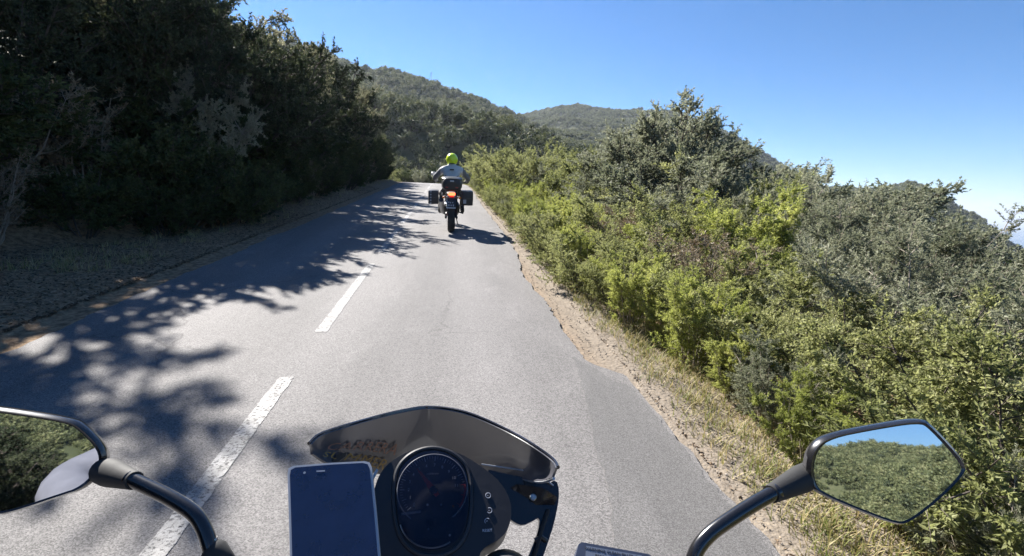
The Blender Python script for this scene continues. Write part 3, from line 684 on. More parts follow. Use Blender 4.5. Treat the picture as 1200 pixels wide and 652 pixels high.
# ------------------------------------------------------------------ vehicle parts
RC = CROT
def ray(px, py): return RC @ Vector(((px - 600) / 600, -(py - 326) / 600, -1))
def at(px, py, D): return CAM + ray(px, py) * D
def onp(px, py, P0, n):                                           # point of the plane (P0, n) seen at a pixel
    d = ray(px, py); return CAM + d * ((P0 - CAM).dot(n) / d.dot(n))
M['black'] = mat('black_plastic', (.022, .022, .025), .42, noise=.15, nscale=60, bump=.15)
M['blackgloss'] = mat('black_gloss_paint', (.012, .012, .014), .22, coat=.6, noise=.2, nscale=14)
M['rubber'] = mat('rubber', (.02, .02, .02), .75, noise=.3, nscale=25, bump=.3)
M['tyre'] = mat('tyre_rubber', (.024, .024, .025), .85, noise=.3, nscale=12, bump=.4)
M['steel'] = mat('brushed_steel', (.55, .55, .55), .32, 1, noise=.15, nscale=30)
M['darkmetal'] = mat('dark_metal', (.07, .07, .075), .4, .8, noise=.2, nscale=30)
M['silver'] = mat('silver_plastic', (.45, .46, .48), .35, .3, noise=.1, nscale=30)
M['screen'] = mat('phone_glass', (.012, .021, .06), .10, coat=1, noise=.3, nscale=28)  # bluish glass, deepened to stand in for the reflected sky
M['mirror'] = mat('mirror_glass', (.58, .61, .64), .015, 1)
M['red'] = mat('red_plastic', (.45, .02, .015), .3)
M['amber'] = mat('amber_lens', (.7, .22, .02), .25)
M['white'] = mat('white_print', (.62, .64, .70), .5)
M['greyprint'] = mat('grey_print', (.33, .35, .40), .5)
M['ochre'] = mat('ochre_print', (.30, .19, .05), .55)
M['rose'] = mat('reddish_print', (.24, .12, .085), .55)
M['redprint'] = mat('red_print', (.5, .05, .03), .5)
M['dial'] = mat('dial_face', (.018, .02, .026), .5, noise=.15, nscale=40)
M['taillight'] = mat('lit_tail_lamp', (.7, .08, .03), .3, emis=((1, .11, .035), 1.7))
M['plate'] = mat('plate_white', (.85, .85, .85), .5, noise=.08, nscale=20)
def glassy(name, tint, alpha, rough=.03):
    m = bpy.data.materials.new(name); m.use_nodes = True; t = m.node_tree; b = t.nodes['Principled BSDF']
    b.inputs['Base Color'].default_value = (*tint, 1); b.inputs['Roughness'].default_value = rough; b.inputs['Coat Weight'].default_value = .5; b.inputs['Coat Roughness'].default_value = .04
    tr = t.nodes.new('ShaderNodeBsdfTransparent'); tr.inputs[0].default_value = (*[min(1, .55 + c) for c in tint], 1)
    fr = t.nodes.new('ShaderNodeLayerWeight'); fr.inputs[0].default_value = .25
    r = t.nodes.new('ShaderNodeMapRange'); r.inputs[3].default_value = alpha; r.inputs[4].default_value = 1; t.links.new(fr.outputs['Fresnel'], r.inputs[0])
    mx = t.nodes.new('ShaderNodeMixShader'); t.links.new(r.outputs[0], mx.inputs[0]); t.links.new(tr.outputs[0], mx.inputs[1]); t.links.new(b.outputs[0], mx.inputs[2])
    t.links.new(mx.outputs[0], t.nodes['Material Output'].inputs[0]); return m
M['smoke'] = glassy('smoked_screen', (.085, .085, .098), .94, .36)
M['cover'] = glassy('sky_tinted_cover', (.022, .032, .075), .24, .03)  # blue tint paints the sky's glare onto the dial cover

class Rig:
    """collects world-space parts under one Empty"""
    def __init__(s, name, loc, rot=(0, 0, 0)):
        s.root = empty(name, loc, rot); s.W = Matrix.Translation(loc) @ __import__('mathutils').Euler(rot).to_matrix().to_4x4(); s.I = s.W.inverted()
    def part(s, name, bm, m, parent=None, smooth=True, local=False, bevel=0, label=None):
        if bevel: bmesh.ops.bevel(bm, geom=[e for e in bm.edges if len(e.link_faces) == 2 and e.calc_face_angle(0) > .5], offset=bevel, segments=2, affect='EDGES', profile=.6)
        if not local: bmesh.ops.transform(bm, matrix=s.I, verts=bm.verts[:])
        o = bm_obj(name, bm, m, parent or s.root, smooth)
        if label: o['label'] = label
        return o
def box(bm, c, sx, sy, sz, mtx=None):
    vs = bmesh.ops.create_cube(bm, size=1, matrix=(Matrix.Translation(c) @ (mtx or Matrix()) @ Matrix.Diagonal((sx, sy, sz, 1))))['verts']; return vs
def NB(): return bmesh.new()
def slab(bm, pts, n, th):
    """plate: outline pts, extruded along -n"""
    a = [bm.verts.new(p) for p in pts]; b = [bm.verts.new(Vector(p) - n * th) for p in pts]; k = len(pts)
    bm.faces.new(a); bm.faces.new(b[::-1])
    for i in range(k): bm.faces.new((a[i], b[i], b[(i + 1) % k], a[(i + 1) % k]))
def smooth_poly(pts, it=2):
    for _ in range(it):
        q = []
        for i in range(len(pts)):
            a, b = Vector(pts[i]), Vector(pts[(i + 1) % len(pts)]); q += [a * .75 + b * .25, a * .25 + b * .75]
        pts = q
    return pts
def catmull(pts, n=6):
    P = [Vector(p) for p in pts]; P = [P[0]] + P + [P[-1]]; out = []
    for i in range(1, len(P) - 2):
        for k in range(n):
            t = k / n; a, b, c, d = P[i - 1:i + 3]
            out.append(.5 * ((2 * b) + (c - a) * t + (2 * a - 5 * b + 4 * c - d) * t * t + (3 * b - a - 3 * c + d) * t ** 3))
    out.append(P[-2]); return out
def ring(bm, c, ax, r, thick, seg=48, sq=1.0, a0=0, a1=2 * math.pi, up=None):
    """bar bent into a circle (or an arc) of radius r about axis ax"""
    ax = ax.normalized(); u = (up or ax.orthogonal()); u = (u - ax * u.dot(ax)).normalized(); v = ax.cross(u); full = abs(a1 - a0) > 6.28
    k = seg if full else seg + 1; R_ = []
    for i in range(k):
        t = a0 + (a1 - a0) * i / seg; d = u * math.cos(t) + v * math.sin(t)
        R_.append([bm.verts.new(c + d * (r + thick * math.cos(q)) + ax * thick * sq * math.sin(q)) for q in [j * math.pi / 4 for j in range(8)]])
    for i in range(k if full else k - 1):
        A, B = R_[i], R_[(i + 1) % k]
        for j in range(8): bm.faces.new((A[j], A[(j + 1) % 8], B[(j + 1) % 8], B[j]))
    if not full: bm.faces.new(R_[0]); bm.faces.new(R_[-1][::-1])
def lathe(bm, c, ax, prof, seg=32):
    """prof: (distance along axis, radius)"""
    ax = Vector(ax).normalized(); u = ax.orthogonal().normalized(); v = ax.cross(u); R_ = []
    for z, r in prof: R_.append([bm.verts.new(Vector(c) + ax * z + (u * math.cos(2 * math.pi * k / seg) + v * math.sin(2 * math.pi * k / seg)) * max(r, 1e-4)) for k in range(seg)])
    for i in range(len(prof) - 1):
        for k in range(seg): bm.faces.new((R_[i][k], R_[i][(k + 1) % seg], R_[i + 1][(k + 1) % seg], R_[i + 1][k]))
    bm.faces.new(R_[0][::-1]); bm.faces.new(R_[-1])
def text_part(rig, name, s, P0, ex, ey, size, m, parent=None, shear=0, spacing=1):
    cu = bpy.data.curves.new(name, 'FONT'); cu.body = s; cu.size = size; cu.extrude = .00015; cu.align_x = 'CENTER'; cu.align_y = 'CENTER'; cu.shear = shear; cu.space_character = spacing; cu.resolution_u = 2
    t = bpy.data.objects.new(name, cu); C.objects.link(t); bpy.context.view_layer.update()
    me = bpy.data.meshes.new_from_object(t.evaluated_get(bpy.context.evaluated_depsgraph_get())); C.objects.unlink(t); bpy.data.objects.remove(t)
    ex = ex.normalized(); n = ex.cross(ey).normalized(); ey = n.cross(ex)
    me.transform(rig.I @ Matrix.Translation(P0) @ Matrix((ex, ey, n)).transposed().to_4x4()); me.materials.clear()
    return link_mesh(name, me, parent or rig.root, m)
def loft(bm, secs, cap=True):
    """secs: list of rings (equal count)"""
    R_ = [[bm.verts.new(p) for p in s] for s in secs]; k = len(R_[0])
    for i in range(len(R_) - 1):
        for j in range(k): bm.faces.new((R_[i][j], R_[i][(j + 1) % k], R_[i + 1][(j + 1) % k], R_[i + 1][j]))
    if cap: bm.faces.new(R_[0][::-1]); bm.faces.new(R_[-1])
def ell(y, z, hx, hz_, x=0, k=16, p=2.4):
    """superellipse ring in the XZ plane at y"""
    out = []
    for i in range(k):
        t = 2 * math.pi * i / k; c, s = math.cos(t), math.sin(t)
        out.append(Vector((x + hx * math.copysign(abs(c) ** (2 / p), c), y, z + hz_ * math.copysign(abs(s) ** (2 / p), s))))
    return out

def wheel(rig, name, c, r, w_, front=False):
    """wheel > tyre, rim with spokes, brake disc; axle along X, in rig-local coordinates"""
    e = empty(name, c); e.parent = rig.root; X = Vector((1, 0, 0)); O = Vector((0, 0, 0))
    bm = NB(); prof = [(-w_ * .42, r * .76), (-w_ * .5, r * .86), (-w_ * .46, r * .94), (-w_ * .25, r * .99), (0, r), (w_ * .25, r * .99), (w_ * .46, r * .94), (w_ * .5, r * .86), (w_ * .42, r * .76), (0, r * .74)]
    u, v = Vector((0, 1, 0)), Vector((0, 0, 1)); seg = 48; R_ = []
    for z, rr in prof: R_.append([bm.verts.new(X * z + (u * math.cos(2 * math.pi * k / seg) + v * math.sin(2 * math.pi * k / seg)) * rr) for k in range(seg)])
    for i in range(len(prof)):
        for k in range(seg): bm.faces.new((R_[i][k], R_[i][(k + 1) % seg], R_[(i + 1) % len(prof)][(k + 1) % seg], R_[(i + 1) % len(prof)][k]))
    rig.part('tyre', bm, M['tyre'], e, local=True)
    bm = NB(); ring(bm, O, X, r * .72, w_ * .36, 40, .9); lathe(bm, O - X * .05, X, [(0, .03), (0, .045), (.1, .045), (.1, .03)], 16)
    for k in range(10):
        a = 2 * math.pi * k / 10; d = Vector((0, math.cos(a), math.sin(a))); bm_tube(bm, [d * .04, d * r * .7], [.012, .009], 6)
    rig.part('rim', bm, M['darkmetal'], e, local=True)
    bm = NB(); lathe(bm, Vector((-w_ * .62, 0, 0)), X, [(0, .02), (0, .13), (.006, .13), (.006, .02)], 32); rig.part('brake_disc', bm, M['steel'], e, local=True)
    return e

# ------------------------------------------------------------------ skinned people
def skin_mesh(chains, mats, matfn, sub=2):
    """chains: lists of (name or None, point, radius) ; shared names join; returns one mesh"""
    vs, es, rad, names, roots = [], [], [], {}, []
    for ch in chains:
        prev = None
        for nm, p, r in ch:
            if nm and nm in names: i = names[nm]
            else:
                i = len(vs); vs.append(Vector(p)); rad.append(r if isinstance(r, tuple) else (r, r))
                if nm: names[nm] = i
                if prev is None: roots.append(i)
            if prev is not None and prev != i: es.append((prev, i))
            prev = i
    me = bpy.data.meshes.new('skin'); me.from_pydata([tuple(v) for v in vs], es, []); o = bpy.data.objects.new('skin', me); C.objects.link(o)
    md = o.modifiers.new('s', 'SKIN'); md.use_smooth_shade = True
    if not me.skin_vertices:
        for m_ in (): pass
    sv = me.skin_vertices[0].data
    for i, r in enumerate(rad): sv[i].radius = r; sv[i].use_root = i in roots
    ss = o.modifiers.new('u', 'SUBSURF'); ss.levels = sub; ss.render_levels = sub
    bpy.context.view_layer.update()
    out = bpy.data.meshes.new_from_object(o.evaluated_get(bpy.context.evaluated_depsgraph_get())); bpy.data.objects.remove(o)
    out.materials.clear()
    for v in out.vertices:                                         # cloth folds
        c = v.co; n_ = mnoise.noise(Vector((c.x * 9, c.y * 9, c.z * 22))) * .011 + mnoise.noise(Vector((c.x * 25 + 3, c.y * 25, c.z * 40))) * .004
        v.co = c + v.normal * n_ * (1 if abs(c.x) < .33 else .35)
    for m_ in mats: out.materials.append(m_)
    for p in out.polygons: p.material_index = matfn(p.center); p.use_smooth = True
    return out
def fingers(wrist, palm, grip, axis, side):
    """four fingers of unequal length curled round a grip whose centre line is grip + axis*t, and a thumb"""
    ch = []; ax = axis.normalized(); fwd = (grip - palm); fwd = (fwd - ax * fwd.dot(ax)).normalized(); up = ax.cross(fwd)
    if up.z < 0: up = -up
    for k, (t, L_) in enumerate(((.036, .92), (.013, 1.0), (-.010, .96), (-.032, .82))):
        c = grip + ax * t * -side; r = .026
        kn = c - fwd * .018 + up * .030; p1 = c + fwd * r * L_ + up * .022; p2 = c + fwd * (r + .006) * L_ - up * .012; p3 = c + fwd * .006 - up * .028
        ch.append([(None, palm + ax * t * -side * .8, .011), (None, kn, .0115), (None, p1, .0105), (None, p2, .0095), (None, p3, .0085)])
    c = grip + ax * .05 * -side
    ch.append([(None, palm + ax * .030 * -side, .012), (None, c - fwd * .02 - up * .008, .0115), (None, c + fwd * .004 - up * .027, .0095)])
    return ch
def gl_mat(n, c, r=.7): return mat(n, c, r, noise=.15, nscale=18, bump=.3)
def person(name, loc, rot, pose, cols, label):
    """pose: joint positions in local coordinates"""
    q = {k: Vector(v) for k, v in pose.items() if isinstance(v, tuple)}
    r = empty(name, loc, rot); ch = []
    ch.append([('pelvis', q['pelvis'], (.165, .13)), ('waist', q['waist'], (.175, .135)), ('chest', q['chest'], (.20, .15)), ('neckbase', q['neckbase'], (.115, .10)), ('neck', q['neck'], .082), (None, q['head'], .08)])
    for s, S in ((-1, 'l'), (1, 'r')):
        mx = lambda v: Vector((v.x * s, v.y, v.z))
        sh, el, wr, pa, gr = mx(q['shoulder']), mx(q['elbow']), mx(q['wrist']), mx(q['palm']), mx(q['grip'])
        ch.append([('chest', q['chest'], .15), ('sh' + S, sh, .095), (None, sh.lerp(el, .5), .076), ('el' + S, el, .066), (None, el.lerp(wr, .45), .060), (None, wr, .036), ('pa' + S, pa, (.034, .024))])
        ch += fingers(wr, pa, gr, Vector((s, pose.get('gripback', -.25), 0)), s)
        hp, kn, an, toe = mx(q['hip']), mx(q['knee']), mx(q['ankle']), mx(q['toe'])
        ch.append([('pelvis', q['pelvis'], .15), ('hp' + S, hp, .105), (None, hp.lerp(kn, .5), .09), ('kn' + S, kn, .07), (None, kn.lerp(an, .4), .066), ('an' + S, an, .052), (None, toe, (.045, .038))])
    def mf(c):
        if c.z < q['ankle'].z + .20 and c.y < q['knee'].y - .05 or c.z < q['ankle'].z + .05: return 2
        if (abs(c.x) > abs(q['wrist'].x) - .1 and (c - Vector((math.copysign(q['palm'].x, c.x), q['palm'].y, q['palm'].z))).length < .10): return 3
        if c.z < q['waist'].z - .06 and c.y < q['elbow'].y + .6 and c.z < q['elbow'].z - .08: return 1
        if cols.get('yoke') and c.z > q['chest'].z - .05 - .25 * abs(c.x) and abs(c.x) < .27: return 4
        return 0
    b = link_mesh('body', skin_mesh(ch, [cols['jacket'], cols['trousers'], M['rubber'], cols['gloves']] + ([cols['yoke']] if cols.get('yoke') else []), mf), r)
    H = q['head']; hm = empty('helmet', H); hm.parent = r; bm = NB()
    bmesh.ops.create_uvsphere(bm, u_segments=40, v_segments=28, radius=1)
    for v in bm.verts:
        c = v.co; lo = min(0, c.z); v.co = Vector((c.x * .128 * (1 + lo * .10), c.y * (.152 + .012 * (c.y > 0) * (-lo)), c.z * .142 if c.z > -.72 else -.72 * .142 + (c.z + .72) * .02))
    rr = bm; bmm = rr
    bm_to = bm; hm.scale = (1.13, 1.13, 1.1); o = bm_obj('shell', bm_to, cols['helmet'], hm, True)
    bm = NB(); sec = []
    for iz in range(5):
        z = .055 - .09 * iz / 4; row = []
        for ia in range(13):
            a = -1.15 + 2.3 * ia / 12; k_ = math.sqrt(max(0, 1 - (z / .142) ** 2)); row.append(bm.verts.new((math.sin(a) * .1315 * k_, math.cos(a) * .1565 * k_, z)))
        sec.append(row)
    for i in range(4):
        for j in range(12): bm.faces.new((sec[i][j], sec[i][j + 1], sec[i + 1][j + 1], sec[i + 1][j]))
    bmesh.ops.solidify(bm, geom=bm.faces[:], thickness=-.003); bm_obj('visor', bm, M['blackgloss'], hm, True)
    bm = NB(); box(bm, (0, -.145, -.085), .12, .02, .02); bmesh.ops.bevel(bm, geom=bm.edges[:], offset=.005, segments=2, affect='EDGES'); bm_obj('rear_vent', bm, M['black'], hm)
    tag(r, label, 'person'); return r, hm
# ------------------------------------------------------------------ the rider ahead and his motorcycle
SL = math.atan(GRADE)
d0 = ray(528.5, 271.5); tt_ = 1.6 / (GRADE * d0.y - d0.z); L0 = CAM + d0 * tt_
L0.z = float(road_z(L0.y))
lead = Rig('touring_motorcycle', L0, (SL, 0, 0))
tag(lead.root, 'dark touring motorcycle with three luggage cases and lit tail lamp, ridden ahead in the lane', 'motorcycle')
wheel(lead, 'rear_wheel', (0, 0, .325), .325, .17); wheel(lead, 'front_wheel', (0, 1.55, .325), .325, .12)
P = lambda n, bm, m, **k: lead.part(n, bm, m, local=True, **k)
bm = NB()
for s in (-1, 1): bm_tube(bm, catmull([(s * .125, 0, .325), (s * .12, .3, .36), (s * .09, .58, .42)], 4), [.028] * 9, 8)
bm_tube(bm, [(-.09, .55, .42), (.09, .55, .42)], .03, 8); P('swingarm', bm, M['darkmetal'])
bm = NB(); loft(bm, [ell(.50, .45, .15, .13), ell(.62, .48, .21, .2), ell(.9, .48, .22, .21), ell(1.05, .5, .15, .15)]); P('engine', bm, M['darkmetal'])
bm = NB()
for s in (-1, 1):
    bm_tube(bm, catmull([(s * .10, .55, .5), (s * .13, .75, .72), (s * .1, 1.1, .9), (s * .04, 1.25, .95)], 4), [.025] * 13, 8)
    bm_tube(bm, [(s * .09, .6, .72), (s * .10, -.02, .84)], .016, 8)
P('frame', bm, M['darkmetal'])
bm = NB(); loft(bm, [ell(.72, .87, .10, .06), ell(.82, .93, .17, .12), ell(1.0, .96, .20, .14), ell(1.18, .95, .17, .12), ell(1.3, .93, .08, .06)]); P('fuel_tank', bm, M['silver'])
bm = NB(); loft(bm, [ell(-.02, .86, .09, .03), ell(.15, .88, .13, .045), ell(.45, .84, .15, .045), ell(.62, .81, .14, .045), ell(.78, .83, .09, .04)]); P('seat', bm, M['rubber'])
bm = NB(); loft(bm, [ell(-.16, .84, .05, .03), ell(-.1, .83, .10, .05), ell(.1, .80, .12, .06), ell(.4, .76, .13, .07)]); P('tail_fairing', bm, M['silver'])
bm = NB(); loft(bm, [ell(1.15, .9, .16, .16), ell(1.3, .95, .19, .2), ell(1.5, .95, .15, .16), ell(1.62, .92, .05, .06)]); P('front_fairing', bm, M['silver'])
bm = NB(); a = [(-.19, 1.42, 1.08), (.19, 1.42, 1.08), (.15, 1.30, 1.36), (-.15, 1.30, 1.36)]; slab(bm, a, Vector((0, .9, .4)).normalized(), .004); P('windshield', bm, M['smoke'])
for s in (-1, 1):
    bm = NB(); bm_tube(bm, [(s * .1, 1.27, .98), (s * .1, 1.55, .33)], [.027, .022], 10); P('fork_leg', bm, M['steel'])
bm = NB(); bm_tube(bm, catmull([(-.42, 1.28, 1.10), (-.28, 1.34, 1.10), (-.1, 1.32, 1.03), (.1, 1.32, 1.03), (.28, 1.34, 1.10), (.42, 1.28, 1.10)], 5), [.012] * 26, 8); hb = P('handlebar', bm, M['darkmetal'])
for s in (-1, 1):
    bm = NB(); bm_tube(bm, [(s * .31, 1.325, 1.10), (s * .43, 1.275, 1.10)], .017, 10); lead.part('grip', bm, M['rubber'], hb, local=True)
    bm = NB(); bm_tube(bm, catmull([(s * .27, 1.35, 1.11), (s * .33, 1.40, 1.20), (s * .42, 1.38, 1.27)], 4), [.007] * 9, 6)
    e = lead.part('mirror_stem', bm, M['black'], local=True)
    bm = NB(); loft(bm, [ell(1.345, 1.29, .075, .042, s * .44), ell(1.36, 1.29, .08, .047, s * .44), ell(1.40, 1.29, .05, .03, s * .44)]); hm_ = lead.part('mirror_housing', bm, M['silver'] if s < 0 else M['black'], local=True)
    bm = NB(); slab(bm, ell(1.342, 1.29, .070, .038, s * .44), Vector((0, -1, 0)), .002); lead.part('mirror_glass', bm, M['mirror'], hm_, local=True)
# rack, cases
bm = NB()
for s in (-1, 1):
    bm_tube(bm, catmull([(s * .10, .25, .86), (s * .14, .0, .93), (s * .12, -.2, .96)], 4), [.01] * 9, 6)
    bm_tube(bm, catmull([(s * .12, .42, .72), (s * .21, .35, .86), (s * .22, .0, .88), (s * .21, -.18, .74), (s * .21, .1, .60), (s * .12, .42, .60)], 4), [.01] * 21, 6)
bm_tube(bm, [(-.12, -.2, .96), (.12, -.2, .96)], .01, 6); P('luggage_rack', bm, M['darkmetal'])
bm = NB(); loft(bm, [ell(-.33, 1.10, .15, .10, 0, 24, 3), ell(-.305, 1.10, .20, .13, 0, 24, 3), ell(-.15, 1.11, .235, .15, 0, 24, 3.4), ell(.08, 1.11, .23, .15, 0, 24, 3.4), ell(.14, 1.10, .18, .11, 0, 24, 3)])
tc_ = P('top_case', bm, M['black'])
bm = NB(); loft(bm, [ell(-.322, 1.205, .17, .035, 0, 24, 3), ell(-.15, 1.215, .245, .058, 0, 24, 3), ell(.08, 1.215, .24, .058, 0, 24, 3), ell(.145, 1.20, .17, .035, 0, 24, 3)]); lead.part('lid', bm, M['darkmetal'], tc_, local=True)
bm = NB(); box(bm, (0, -.325, 1.18), .09, .02, .035); lead.part('latch', bm, M['silver'], tc_, local=True, bevel=.005)
for s in (-1, 1): bm = NB(); box(bm, (s * .11, -.326, 1.04), .06, .012, .02); lead.part('reflector', bm, M['red'], tc_, local=True, bevel=.003)
def case(x0, x1, z0, z1):
    bm = NB(); box(bm, ((x0 + x1) / 2, .07, (z0 + z1) / 2), abs(x1 - x0), .46, z1 - z0)
    o = lead.part('side_case', bm, M['black'], local=True, bevel=.028); return o
rc_ = case(.235, .49, .63, .96); lc_ = case(-.53, -.30, .64, .95)
for o, xc, sg in ((rc_, .3625, 1), (lc_, -.415, -1)):
    bm = NB(); box(bm, (xc, -.163, .79), .18, .008, .012); box(bm, (xc, .302, .79), .2, .008, .012); lead.part('seam_strip', bm, M['darkmetal'], o, local=True)
    bm = NB(); box(bm, (xc + sg * (.130 if sg > 0 else .110), .07, .80), .006, .30, .20); lead.part('cover_panel', bm, M['darkmetal'], o, local=True, bevel=.002)
for k in range(5):
    bm = NB(); box(bm, (-.475, -.164, .66 + .065 * k), .035, .008, .036); lead.part('reflective_patch', bm, M['greyprint'], lc_, local=True, bevel=.002)
bm = NB(); box(bm, (.30, -.164, .72), .07, .008, .09); lead.part('sticker', bm, M['greyprint'], rc_, local=True)
# lamps, plate
bm = NB(); loft(bm, [ell(-.235, .88, .070, .022, 0, 20, 4), ell(-.2, .88, .080, .030, 0, 20, 4), ell(-.12, .88, .08, .035, 0, 20, 4)]); P('tail_light', bm, M['taillight'])
bm = NB(); box(bm, (0, -.175, .815), .10, .05, .05); P('tail_reflector', bm, M['red'], bevel=.01)
mt_ = Matrix.Rotation(R(-18), 4, 'X')
bm = NB(); box(bm, (-.01, -.27, .665), .205, .004, .20, mt_); pl = P('number_plate', bm, M['plate'], bevel=.0015)
bm = NB()
for k, (xx, zz) in enumerate(((-.06, .70), (-.02, .70), (.03, .70), (-.055, .635), (-.005, .635), (.045, .635))): box(bm, (xx - .005, -.2735 + (.665 - zz) * -.32, zz), .026, .002, .045 if k % 2 else .035, mt_)
lead.part('plate_print', bm, mat('worn_plate_print', (.42, .42, .44)), pl, local=True, smooth=False)
bm = NB(); box(bm, (0, -.20, .72), .07, .15, .02); box(bm, (0, -.262, .69), .20, .006, .22, mt_); P('plate_bracket', bm, M['black'])
for s in (-1, 1):
    bm = NB(); bm_tube(bm, [(s * .06, -.19, .80), (s * .17, -.2, .80)], .009, 6); i_ = P('indicator', bm, M['black'])
    bm = NB(); loft(bm, [ell(-.235, .80, .028, .018, s * .185, 12), ell(-.21, .80, .032, .022, s * .185, 12), ell(-.17, .80, .02, .014, s * .185, 12)]); lead.part('lens', bm, M['amber'], i_, local=True)
bm = NB(); bm_tube(bm, catmull([(-.12, .62, .34), (-.20, .45, .40), (-.235, .2, .55), (-.235, -.02, .68), (-.235, -.16, .745)], 5), [.022] * 6 + [.045] * 5 + [.056] * 5 + [.058] * 5, 16); ex = P('exhaust', bm, M['silver'])
bm = NB(); dd = Vector((0, -.9, .42)).normalized(); ring(bm, Vector((-.235, -.168, .749)), dd, .045, .008, 24); lathe(bm, Vector((-.235, -.163, .747)), dd, [(0, .038), (.004, .038)], 20); lead.part('exhaust_outlet', bm, M['black'], ex, local=True)
bm = NB(); loft(bm, [ell(-.16, .56, .06, .012), ell(-.05, .665, .085, .012), ell(.14, .695, .085, .012), ell(.33, .60, .07, .012)]); P('rear_mudguard', bm, M['black'])
for s in (-1, 1):
    bm = NB(); bm_tube(bm, [(s * .14, .62, .42), (s * .30, .62, .37)], .014, 8); bm_tube(bm, [(s * .13, .5, .62), (s * .2, .62, .42)], .012, 6); P('footpeg', bm, M['darkmetal'])
bm = NB(); bm_tube(bm, catmull([(.12, .55, .3), (.17, .40, .12), (.24, .2, .10)], 4), [.012] * 9, 6); P('side_stand', bm, M['darkmetal'])
bm = NB(); bm_tube(bm, [(.11, .02, .33), (.12, .20, .62), (.11, .3, .78)], [.025, .03, .02], 10); P('shock_absorber', bm, M['darkmetal'])

cA = dict(jacket=gl_mat('grey_jacket_cloth', (.16, .165, .17)), trousers=gl_mat('black_trouser_cloth', (.035, .035, .04)), gloves=gl_mat('dark_glove_leather', (.03, .03, .03), .5),
          helmet=mat('fluorescent_yellow_shell', (.72, .90, .02), .28, coat=.4, noise=.05, nscale=5), yoke=gl_mat('pale_jacket_yoke', (.55, .55, .54)))
poseA = dict(pelvis=(0, .60, .98), waist=(0, .63, 1.12), chest=(0, .72, 1.34), neckbase=(0, .78, 1.49), neck=(0, .80, 1.55), head=(0, .83, 1.655), shoulder=(.20, .77, 1.43), elbow=(.42, .93, 1.20),
             wrist=(.375, 1.19, 1.13), palm=(.37, 1.24, 1.125), grip=(.37, 1.30, 1.10), hip=(.12, .66, .92), knee=(.27, 1.05, .80), ankle=(.27, .66, .43), toe=(.28, .80, .385))
pr_, hl = person('person', L0, (SL, 0, 0), poseA, cA, 'rider in pale grey jacket and fluorescent yellow helmet seated on the motorcycle ahead')
bm = NB(); box(bm, (0, .608, 1.42), .10, .05, .03); bm_ = bm_obj('jacket_badge', bm, M['black'], pr_)

# ------------------------------------------------------------------ the motorcycle the picture is taken from
own = Rig('motorcycle', (0, 0, 0), (0, 0, 0)); own.root.location = (0, .3, float(road_z(.3))); own.root.rotation_euler = (SL, 0, 0)
own.W = Matrix.Translation(own.root.location) @ Matrix.Rotation(SL, 4, 'X'); own.I = own.W.inverted()
tag(own.root, 'black motorcycle in the foreground with smoked flyscreen, round instrument pod and two angular mirrors', 'motorcycle')
def elev(deg, side=0): return Vector((math.sin(R(side)) * math.cos(R(deg)), -math.cos(R(side)) * math.cos(R(deg)), math.sin(R(deg))))
# flyscreen
TOP = [(362, 520, .70), (378, 508, .73), (430, 492, .80), (470, 482, .84), (506, 477.5, .86), (550, 485, .84), (605, 510, .79), (645, 536, .73), (654, 548, .70)]
BOT = [(364, 533, .71), (385, 545, .75), (425, 552, .84), (455, 556, .91), (508, 556, .94), (555, 552, .91), (592, 556, .84), (630, 565, .76), (649, 561, .71)]
def scr(u, v, off=0):
    def cur(Lst):
        t = u * 8; i = min(int(t), 7); f = t - i; a = [Vector(Lst[max(0, min(8, i + k))]) for k in (-1, 0, 1, 2)]
        return .5 * ((2 * a[1]) + (a[2] - a[0]) * f + (2 * a[0] - 5 * a[1] + 4 * a[2] - a[3]) * f * f + (3 * a[1] - a[0] - 3 * a[2] + a[3]) * f ** 3)
    p = cur(TOP).lerp(cur(BOT), v); b = math.sin(math.pi * v) * .016 * math.sin(math.pi * min(max(u, .02), .98)) ** .5
    # a raised shoulder runs down each side of the screen
    sh = .010 * math.exp(-((abs(u - .5) - .30 - .06 * v) / .045) ** 2)
    return at(p.x, p.y, p.z + b - sh - off)
bm = NB(); nu, nv = 56, 14
G = [[bm.verts.new(scr(i / nu, j / nv)) for i in range(nu + 1)] for j in range(nv + 1)]
for j in range(nv):
    for i in range(nu): bm.faces.new((G[j][i], G[j][i + 1], G[j + 1][i + 1], G[j + 1][i]))
bmesh.ops.recalc_face_normals(bm, faces=bm.faces[:]); bmesh.ops.solidify(bm, geom=bm.faces[:], thickness=.0035)
ws = own.part('flyscreen', bm, M['smoke'])
bm = NB(); bm_tube(bm, [scr(i / 80, 0, -.001) for i in range(81)], .0028, 6); own.part('edge_trim', bm, M['blackgloss'], ws)
bm = NB(); bm_tube(bm, [scr(i / 40, 1, .002) for i in range(26, 41)], [.0022] * 15, 6); own.part('lower_edge', bm, M['silver'], ws)
def screen_text(name, s, u0, u1, v0a, v0b, hgt, m):
    cu = bpy.data.curves.new(name, 'FONT'); cu.body = s; cu.size = 1; cu.shear = .45; cu.resolution_u = 2; cu.space_character = 1.05
    t = bpy.data.objects.new(name, cu); C.objects.link(t); bpy.context.view_layer.update()
    me = bpy.data.meshes.new_from_object(t.evaluated_get(bpy.context.evaluated_depsgraph_get())); bpy.data.objects.remove(t)
    bm = NB(); bm.from_mesh(me); bmesh.ops.triangulate(bm, faces=bm.faces[:])
    bmesh.ops.subdivide_edges(bm, edges=[e for e in bm.edges if e.calc_length() > .15], cuts=2, use_grid_fill=False)
    mx_ = max(v.co.x for v in bm.verts)
    for v in bm.verts:
        k_ = v.co.x / mx_; v.co = scr(u0 + (u1 - u0) * k_, v0a + (v0b - v0a) * k_ - v.co.y * hgt, .012)
    own.part(name, bm, m, ws, smooth=False)
screen_text('lettering', 'CARRERA', .125, .385, .52, .70, .26, M['rose'])
